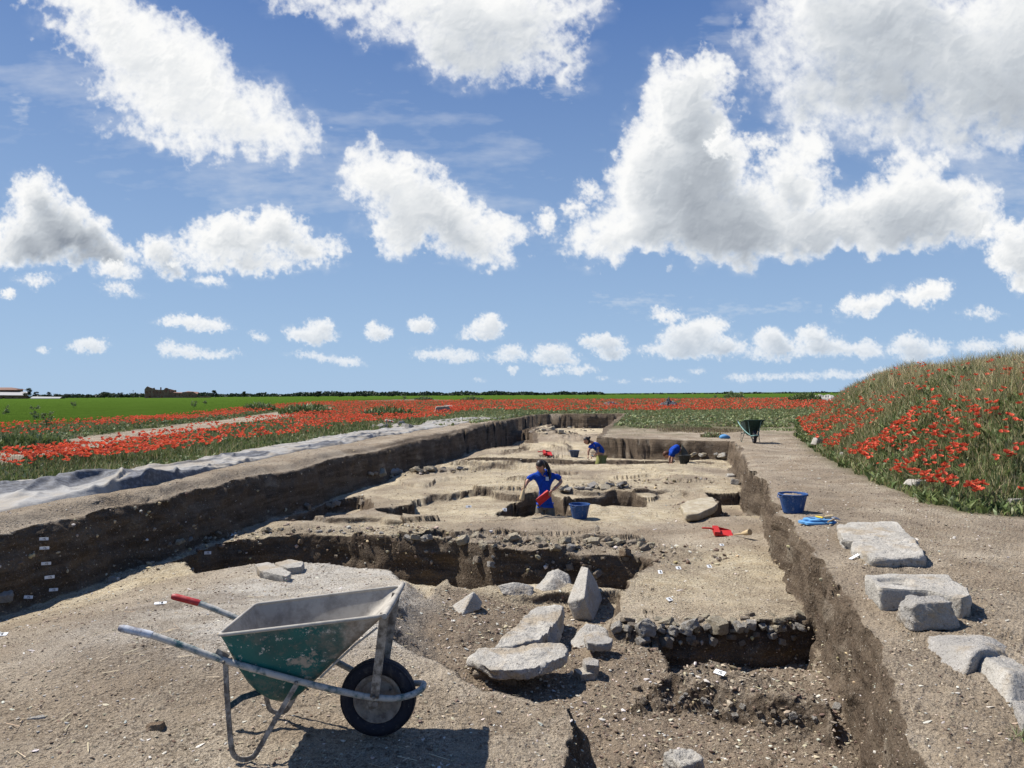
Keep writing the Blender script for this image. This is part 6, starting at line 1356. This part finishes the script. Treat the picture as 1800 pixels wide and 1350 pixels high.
def head(bm, c, look, up=(0, 0, 1), r=.098):
    """skull, jaw, nose, eyes, mouth and ears"""
    f = Vector(look).normalized(); u = Vector(up); u = (u-f*u.dot(f)).normalized(); a = f.cross(u); R = Matrix((a, f, u)).transposed(); c = Vector(c)
    P = lambda x, y, z: c+R @ Vector((x, y, z))*(r/.098)
    m = MB(); k = len(m.v); m.ball(c, (.074*r/.098, .095*r/.098, .115*r/.098), 24, R)
    V = []
    for v in m.v:
        q = R.transposed() @ (Vector(v)-c); q = q*(.098/r)
        if q.z < -.02: t = min(1, (-.02-q.z)/.09); q.x *= 1-.30*t; q.y = q.y*(1-.25*t)+.018*t
        if q.y > .06 and .0 < q.z < .045: q.y -= .007
        V.append(P(*q))
    m.v = V; add_mb(bm, m, 0)
    nz = MB(); nz.tube([P(0, .085, .030), P(0, .100, .008), P(0, .112, -.012), P(0, .098, -.022)], [.008, .010, .013, .009], 8)
    for sx in (-1, 1): nz.ball(P(sx*.073, .0, .0), (.008, .018, .028), 8, R)
    add_mb(bm, nz, 0)
    e = MB()
    for sx in (-1, 1): e.ball(P(sx*.031, .083, .012), (.013, .006, .007), 8, R); e.tube([P(sx*.014, .091, .032), P(sx*.032, .089, .038), P(sx*.05, .078, .032)], .004, 5)
    add_mb(bm, e, 1)
    l = MB(); l.tube([P(-.024, .082, -.050), P(0, .093, -.046), P(.024, .082, -.050)], [.003, .006, .003], 6); l.tube([P(-.018, .082, -.057), P(0, .091, -.057), P(.018, .082, -.057)], [.003, .006, .003], 6); add_mb(bm, l, 2)
MB_BODY = [M_SKIN, M_EYE, M_LIP]

# 1. woman standing in the pit -------------------------------------------
Y1 = hit(955, 903).y-.02; Y1 = 13.45
def A(px, py, dy=0.): v = D_(px, py, Y1+dy); return v
w1 = empty('person', (A(955, 905).x, Y1, -1.14), 0, label='person with ponytail in blue polo shirt standing in a pit with brush and dustpan', cat='person')
def loc(v, r): v = Vector(v)-w1.location; return (v.x, v.y, v.z)+tuple(r if isinstance(r, (tuple, list)) else (r,))
sc1 = Y1/FPX
pel = A(958, 880); che = A(957, 842); nk = A(953, 828); hd = A(950, 819, -.05)
sL = A(937, 832, .0); eL = A(925, 849, -.10); hL = A(921, 858, -.30)
sR = A(977, 832, .02); eR = A(987, 847, .05); hR = A(972, 862, -.24)
z0 = w1.location.z
def P1(x, y, z): return Vector((x, y, z))
hipL = Vector((pel.x-.085, Y1, pel.z-.05)); hipR = Vector((pel.x+.085, Y1, pel.z-.05))
kL = Vector((pel.x-.10, Y1-.06, z0+.44)); kR = Vector((pel.x+.11, Y1-.05, z0+.44)); fL = Vector((pel.x-.11, Y1+.0, z0+.06)); fR = Vector((pel.x+.12, Y1+.02, z0+.06))
nodes = [loc(pel, (.11, .085)), loc((pel+che)/2, (.095, .075)), loc(che, (.10, .075)), loc((nk.x, nk.y+.01, nk.z), .05), loc((hd+nk)/2, .048),
         loc(sL+Vector((.01, 0, -.015)), .040), loc(eL, .038), loc(hL, .026), loc(sR+Vector((-.01, 0, -.015)), .040), loc(eR, .038), loc(hR, .026), loc(hipL, .085), loc(kL, .058), loc(fL, .04), loc(hipR, .085), loc(kR, .058), loc(fR, .04), loc(fL+Vector((-.01, -.14, -.02)), .035), loc(fR+Vector((.01, -.14, -.02)), .035)]
edges = [(0, 1), (1, 2), (2, 3), (3, 4), (2, 5), (5, 6), (6, 7), (2, 8), (8, 9), (9, 10), (0, 11), (11, 12), (12, 13), (0, 14), (14, 15), (15, 16), (13, 17), (16, 18)]
o1 = w1.location
def body1(bm):
    hc = hd-o1+Vector((0, -.02, .0)); head(bm, hc, (-.35, -.80, -.50), (-.12, -.45, .9), .100)
    hand(bm, hL-o1, (-.35, -.35, -.85), (.6, -.6, 0), 1.3, 1.0, 1); hand(bm, hR-o1, (-.75, -.35, -.45), (-.2, -.5, -.7), 1.2, 1.0, -1)
skin('body', nodes, edges, MB_BODY, w1, extra=body1)
# polo shirt: torso and short sleeves, a little outside the body
def mid(a, b, t): return Vector(a).lerp(Vector(b), t)
sh = [loc((pel.x, Y1, pel.z+.02), (.150, .118)), loc((pel+che)/2, (.138, .108)), loc(che, (.150, .115)), loc((nk.x, nk.y+.02, nk.z-.03), (.075, .07)), loc(mid(sL, che, .12)+Vector((0, 0, -.02)), .066), loc(mid(sL, eL, .45), .060), loc(mid(sL, eL, .75), .062), loc(mid(sR, che, .12)+Vector((0, 0, -.02)), .066), loc(mid(sR, eR, .45), .060), loc(mid(sR, eR, .75), .062), loc((pel.x, Y1, pel.z-.05), (.160, .125))]
skin('shirt', sh, [(0, 1), (1, 2), (2, 3), (2, 4), (4, 5), (5, 6), (2, 7), (7, 8), (8, 9), (0, 10)], M_SHIRT, w1)
b = MB(); q = A(962, 841.5, -.150)-o1; b.box(q, (.055, .006, .07), Euler((.2, 0, -.05)).to_matrix()); b.build('chest_print', M_SHIRTL, w1, bevel=.002)
b = MB(); q = A(947, 872, -.155)-o1; b.box(q, (.03, .006, .09), Euler((.1, .15, .1)).to_matrix()); b.build('shirt_print', M_SHIRTL, w1, bevel=.002)
b = MB(); cN = nk-o1; 
for sx in (-1, 1): b.tube([cN+Vector((sx*.07, .05, .015)), cN+Vector((sx*.075, -.03, -.005)), cN+Vector((sx*.035, -.095, -.045)), cN+Vector((sx*.01, -.115, -.075))], [.014, .016, .015, .008], 8)
b.tube([cN+Vector((-.07, .05, .015)), cN+Vector((0, .085, .025)), cN+Vector((.07, .05, .015))], .015, 8); b.build('collar', M_SHIRT, w1)
tr = [loc((pel.x, Y1, pel.z-.02), (.130, .10)), loc(hipL+Vector((0, 0, -.08)), .098), loc(mid(hipL, kL, .5), .094), loc(kL, .078), loc(mid(kL, fL, .5), .070), loc(fL+Vector((0, 0, .05)), .062), loc(hipR+Vector((0, 0, -.08)), .098), loc(mid(hipR, kR, .5), .094), loc(kR, .078), loc(mid(kR, fR, .5), .070), loc(fR+Vector((0, 0, .05)), .062)]
skin('trousers', tr, [(0, 1), (1, 2), (2, 3), (3, 4), (4, 5), (0, 6), (6, 7), (7, 8), (8, 9), (9, 10)], M_KHAKI, w1)
for f_ in (fL, fR):
    b = MB(); q = f_-o1; b.tube([q+Vector((0, .06, -.02)), q+Vector((0, 0, -.01)), q+Vector((0, -.10, -.025)), q+Vector((0, -.17, -.032))], [.042, .048, .042, .030], 12); b.build('boot', M_BOOT, w1)
# hair: cap and ponytail falling behind her left shoulder
b = MB(); hc = hd-o1+Vector((0, -.02, 0)); fdir = Vector((-.35, -.80, -.50)).normalized(); uh = Vector((-.12, -.45, .9)); uh = (uh-fdir*uh.dot(fdir)).normalized(); ah = fdir.cross(uh); Rh = Matrix((ah, fdir, uh)).transposed()
mb2 = MB(); mb2.ball(hc, (.085, .104, .122), 24, Rh); V = []
for v in mb2.v:
    q = Rh.transposed() @ (Vector(v)-hc)
    if q.y > .035 and q.z < .058: q *= .80            # leave the face free
    if q.z < -.05: q *= .86
    V.append(hc+Rh @ q)
mb2.v = V; b.add(mb2.v, mb2.f)
tl = [hc+Rh @ Vector((0, -.085, .055)), A(958.5, 814, .06)-o1, A(961.5, 819, .09)-o1, A(964, 826, .07)-o1, A(966, 834, -.05)-o1, A(966.5, 842, -.14)-o1]
b.tube(curve_pts(tl, 4), [.030, .032, .034, .035, .036, .037, .038, .039, .040, .041, .046, .045, .044, .042, .040, .037, .034, .030, .025, .018, .008], 12); b.build('hair', M_HAIR, w1)
# held tools
r = empty('hand_brush', A(920.5, 860, -.37), 0, label='straw hand brush held downwards by the standing woman', cat='brush'); make_brush(r); r.scale = (1.25,)*3
dv = (A(914, 882, -.42)-A(922, 848, -.34)); r.rotation_mode = 'QUATERNION'; r.rotation_quaternion = dv.to_track_quat('-Y', 'Z')
r = empty('dustpan', A(945, 884, -.36), 0, label='red dustpan held tilted by the standing woman', cat='dustpan', group='red dustpans'); make_dustpan(r); r.scale = (.62, 1.25, 1.1)
dv = A(975, 862, -.30)-A(945, 885, -.40); q = dv.to_track_quat('Y', 'Z'); r.rotation_mode = 'QUATERNION'; r.rotation_quaternion = q @ Euler((0, -1.45, 0)).to_quaternion()

# 2. kneeling digger at the back ------------------------------------------
Y2 = 23.6
def B_(px, py, dy=0.): return D_(px, py, Y2+dy)
g2 = ground_z(B_(1052, 806).x, Y2)
w2 = empty('person', (B_(1052, 806).x, Y2, g2), 0, label='person with dark tied up hair in blue t-shirt kneeling and bending over the ground', cat='person'); o2 = w2.location
def l2(v, r): v = Vector(v)-o2; return (v.x, v.y, v.z)+tuple(r if isinstance(r, (tuple, list)) else (r,))
pel = B_(1058, 796, .05); che = B_(1048, 783, -.05); nk = B_(1040, 777, -.12); hd = B_(1031.5, 774.5, -.16); sL = B_(1038, 785, -.25); eL = B_(1034.5, 793, -.30); hL = B_(1034, 801, -.32); sR = B_(1051, 786, -.15); eR = B_(1051, 795, -.28); hR = B_(1044, 800, -.40)
pel.z = max(pel.z, g2+.28)
kn1 = Vector((pel.x-.22, Y2-.30, g2+.07)); kn2 = Vector((pel.x+.02, Y2-.34, g2+.07)); ft1 = Vector((pel.x+.12, Y2+.15, g2+.05)); ft2 = Vector((pel.x+.26, Y2+.1, g2+.05))
def body2(bm):
    head(bm, hd-o2, (-.75, -.35, -.50), (-.35, -.1, .9), .108); hand(bm, hL-o2, (-.1, -.2, -1), (1, 0, 0), .9); hand(bm, hR-o2, (-.8, -.3, -.5), (0, 0, -1), .9)
skin('body', [l2(pel, .09), l2((pel+che)/2, .09), l2(che, .10), l2(nk, .05), l2((hd+nk)/2, .05), l2(sL, .05), l2(eL, .04), l2(hL, .027), l2(sR, .05), l2(eR, .04), l2(hR, .027), l2(kn1, .07), l2(ft1, .045), l2(kn2, .07), l2(ft2, .045)], [(0, 1), (1, 2), (2, 3), (3, 4), (2, 5), (5, 6), (6, 7), (2, 8), (8, 9), (9, 10), (0, 11), (11, 12), (0, 13), (13, 14)], MB_BODY, w2, extra=body2)
skin('shirt', [l2(pel+Vector((.02, 0, -.05)), (.165, .15)), l2((pel+che)/2+Vector((.01, 0, .02)), (.165, .15)), l2(che, (.165, .15)), l2(nk, .085), l2(mid(sL, eL, .0), .075), l2(mid(sL, eL, .55), .068), l2(sR, .085), l2(mid(sR, eR, .6), .072)], [(0, 1), (1, 2), (2, 3), (2, 4), (4, 5), (2, 6), (6, 7)], M_SHIRT, w2)
skin('trousers', [l2(pel+Vector((0, 0, -.04)), (.17, .15)), l2(mid(pel, kn1, .5), .11), l2(kn1, .09), l2(ft1, .065), l2(mid(pel, kn2, .5), .11), l2(kn2, .09), l2(ft2, .065)], [(0, 1), (1, 2), (2, 3), (0, 4), (4, 5), (5, 6)], M_OLIVE, w2)
b = MB(); f_ = Vector((-.75, -.35, -.50)).normalized(); u_ = Vector((-.35, -.1, .9)); u_ = (u_-f_*u_.dot(f_)).normalized(); Rh = Matrix((f_.cross(u_), f_, u_)).transposed(); hc = hd-o2; mb2 = MB(); mb2.ball(hc, (.092, .112, .130), 20, Rh); V = []
for v in mb2.v:
    q = Rh.transposed() @ (Vector(v)-hc)
    if q.y > .03 and q.z < .05: q *= .78
    V.append(hc+Rh @ q)
b.add(V, mb2.f); b.ball(hc+Rh @ Vector((0, -.13, .03)), .045, 12); b.build('hair', M_HAIR, w2)
for hh, dd in ((hR, (-.8, -.3, -.5)),):
    b = MB(); b.ball(hh-o2+Vector(dd).normalized()*.05, (.048, .06, .03), 10); b.build('glove', M_GLOVE, w2)

# 3. digger bent double -----------------------------------------------------
p3 = hit(1196, 812); Y3 = 23.3
def C_(px, py, dy=0.): return D_(px, py, Y3+dy)
g3 = ground_z(C_(1195, 812).x, Y3)
w3 = empty('person', (C_(1197, 812).x, Y3, g3), 0, label='person in blue shirt and dark grey trousers bent double behind the black bucket', cat='person'); o3 = w3.location
def l3(v, r): v = Vector(v)-o3; return (v.x, v.y, v.z)+tuple(r if isinstance(r, (tuple, list)) else (r,))
pel = C_(1203, 788, .05); che = C_(1184, 792, -.12); nk = C_(1178, 797, -.18); hd = C_(1172, 799, -.15); hd.z -= .0; sL = C_(1180, 797, -.28); eL = C_(1177, 805, -.30); hL = C_(1177.5, 813, -.28); sR = C_(1184, 797, .02); eR = C_(1182, 806, .0); hR = C_(1180, 814, -.05)
zf = min(g3, -.55); kA = Vector((pel.x-.06, Y3-.16, (pel.z+zf)/2+.02)); kB = Vector((pel.x+.08, Y3+.12, (pel.z+zf)/2+.02)); fA = Vector((pel.x+.0, Y3-.12, zf+.05)); fB = Vector((pel.x+.08, Y3+.16, zf+.05))
def body3(bm):
    head(bm, hd-o3, (-.35, -.1, -.93), (-.85, -.2, .25), .108); hand(bm, hL-o3, (0, -.1, -1), (1, 0, 0), .8, 1.1); hand(bm, hR-o3, (0, -.1, -1), (1, 0, 0), .8)
skin('body', [l3(pel, .12), l3((pel+che)/2+Vector((0, 0, .04)), .11), l3(che, .11), l3(nk, .05), l3((hd+nk)/2, .05), l3(sL, .05), l3(eL, .042), l3(hL, .030), l3(sR, .05), l3(eR, .04), l3(hR, .027), l3(kA, .07), l3(fA, .045), l3(kB, .07), l3(fB, .045)], [(0, 1), (1, 2), (2, 3), (3, 4), (2, 5), (5, 6), (6, 7), (2, 8), (8, 9), (9, 10), (0, 11), (11, 12), (0, 13), (13, 14)], MB_BODY, w3, extra=body3)
skin('shirt', [l3(mid(pel, che, .48)+Vector((0, 0, .04)), (.14, .15)), l3(mid(pel, che, .75)+Vector((0, 0, .05)), (.15, .18)), l3(che, (.145, .17)), l3(nk, .08), l3(sL, .08), l3(mid(sL, eL, .8), .078), l3(sR, .08), l3(mid(sR, eR, .8), .072)], [(0, 1), (1, 2), (2, 3), (2, 4), (4, 5), (2, 6), (6, 7)], M_SHIRT, w3)
skin('trousers', [l3(pel+Vector((.03, 0, .02)), (.25, .22)), l3(mid(pel, che, .50)+Vector((.0, 0, .05)), (.20, .19)), l3(mid(pel, kA, .5), .135), l3(kA, .10), l3(fA+Vector((0, 0, .05)), .07), l3(mid(pel, kB, .5), .135), l3(kB, .10), l3(fB+Vector((0, 0, .05)), .07)], [(0, 1), (0, 2), (2, 3), (3, 4), (0, 5), (5, 6), (6, 7)], M_DGREY, w3)
b = MB(); f_ = Vector((-.35, -.1, -.93)).normalized(); u_ = Vector((-.85, -.2, .25)); u_ = (u_-f_*u_.dot(f_)).normalized(); Rh = Matrix((f_.cross(u_), f_, u_)).transposed(); hc = hd-o3; mb2 = MB(); mb2.ball(hc, (.095, .115, .132), 20, Rh); V = []
for v in mb2.v:
    q = Rh.transposed() @ (Vector(v)-hc)
    if q.y > .03 and q.z < .05: q *= .78
    V.append(hc+Rh @ q)
b.add(V, mb2.f); b.build('hair', M_RHAIR, w3)
for f_ in (fA, fB): b = MB(); q = f_-o3; b.tube([q+Vector((.04, .02, 0)), q, q+Vector((-.12, -.04, -.02))], [.05, .052, .035], 10); b.build('boot', M_BOOT, w3)
print('all', _t.time()-_t0)
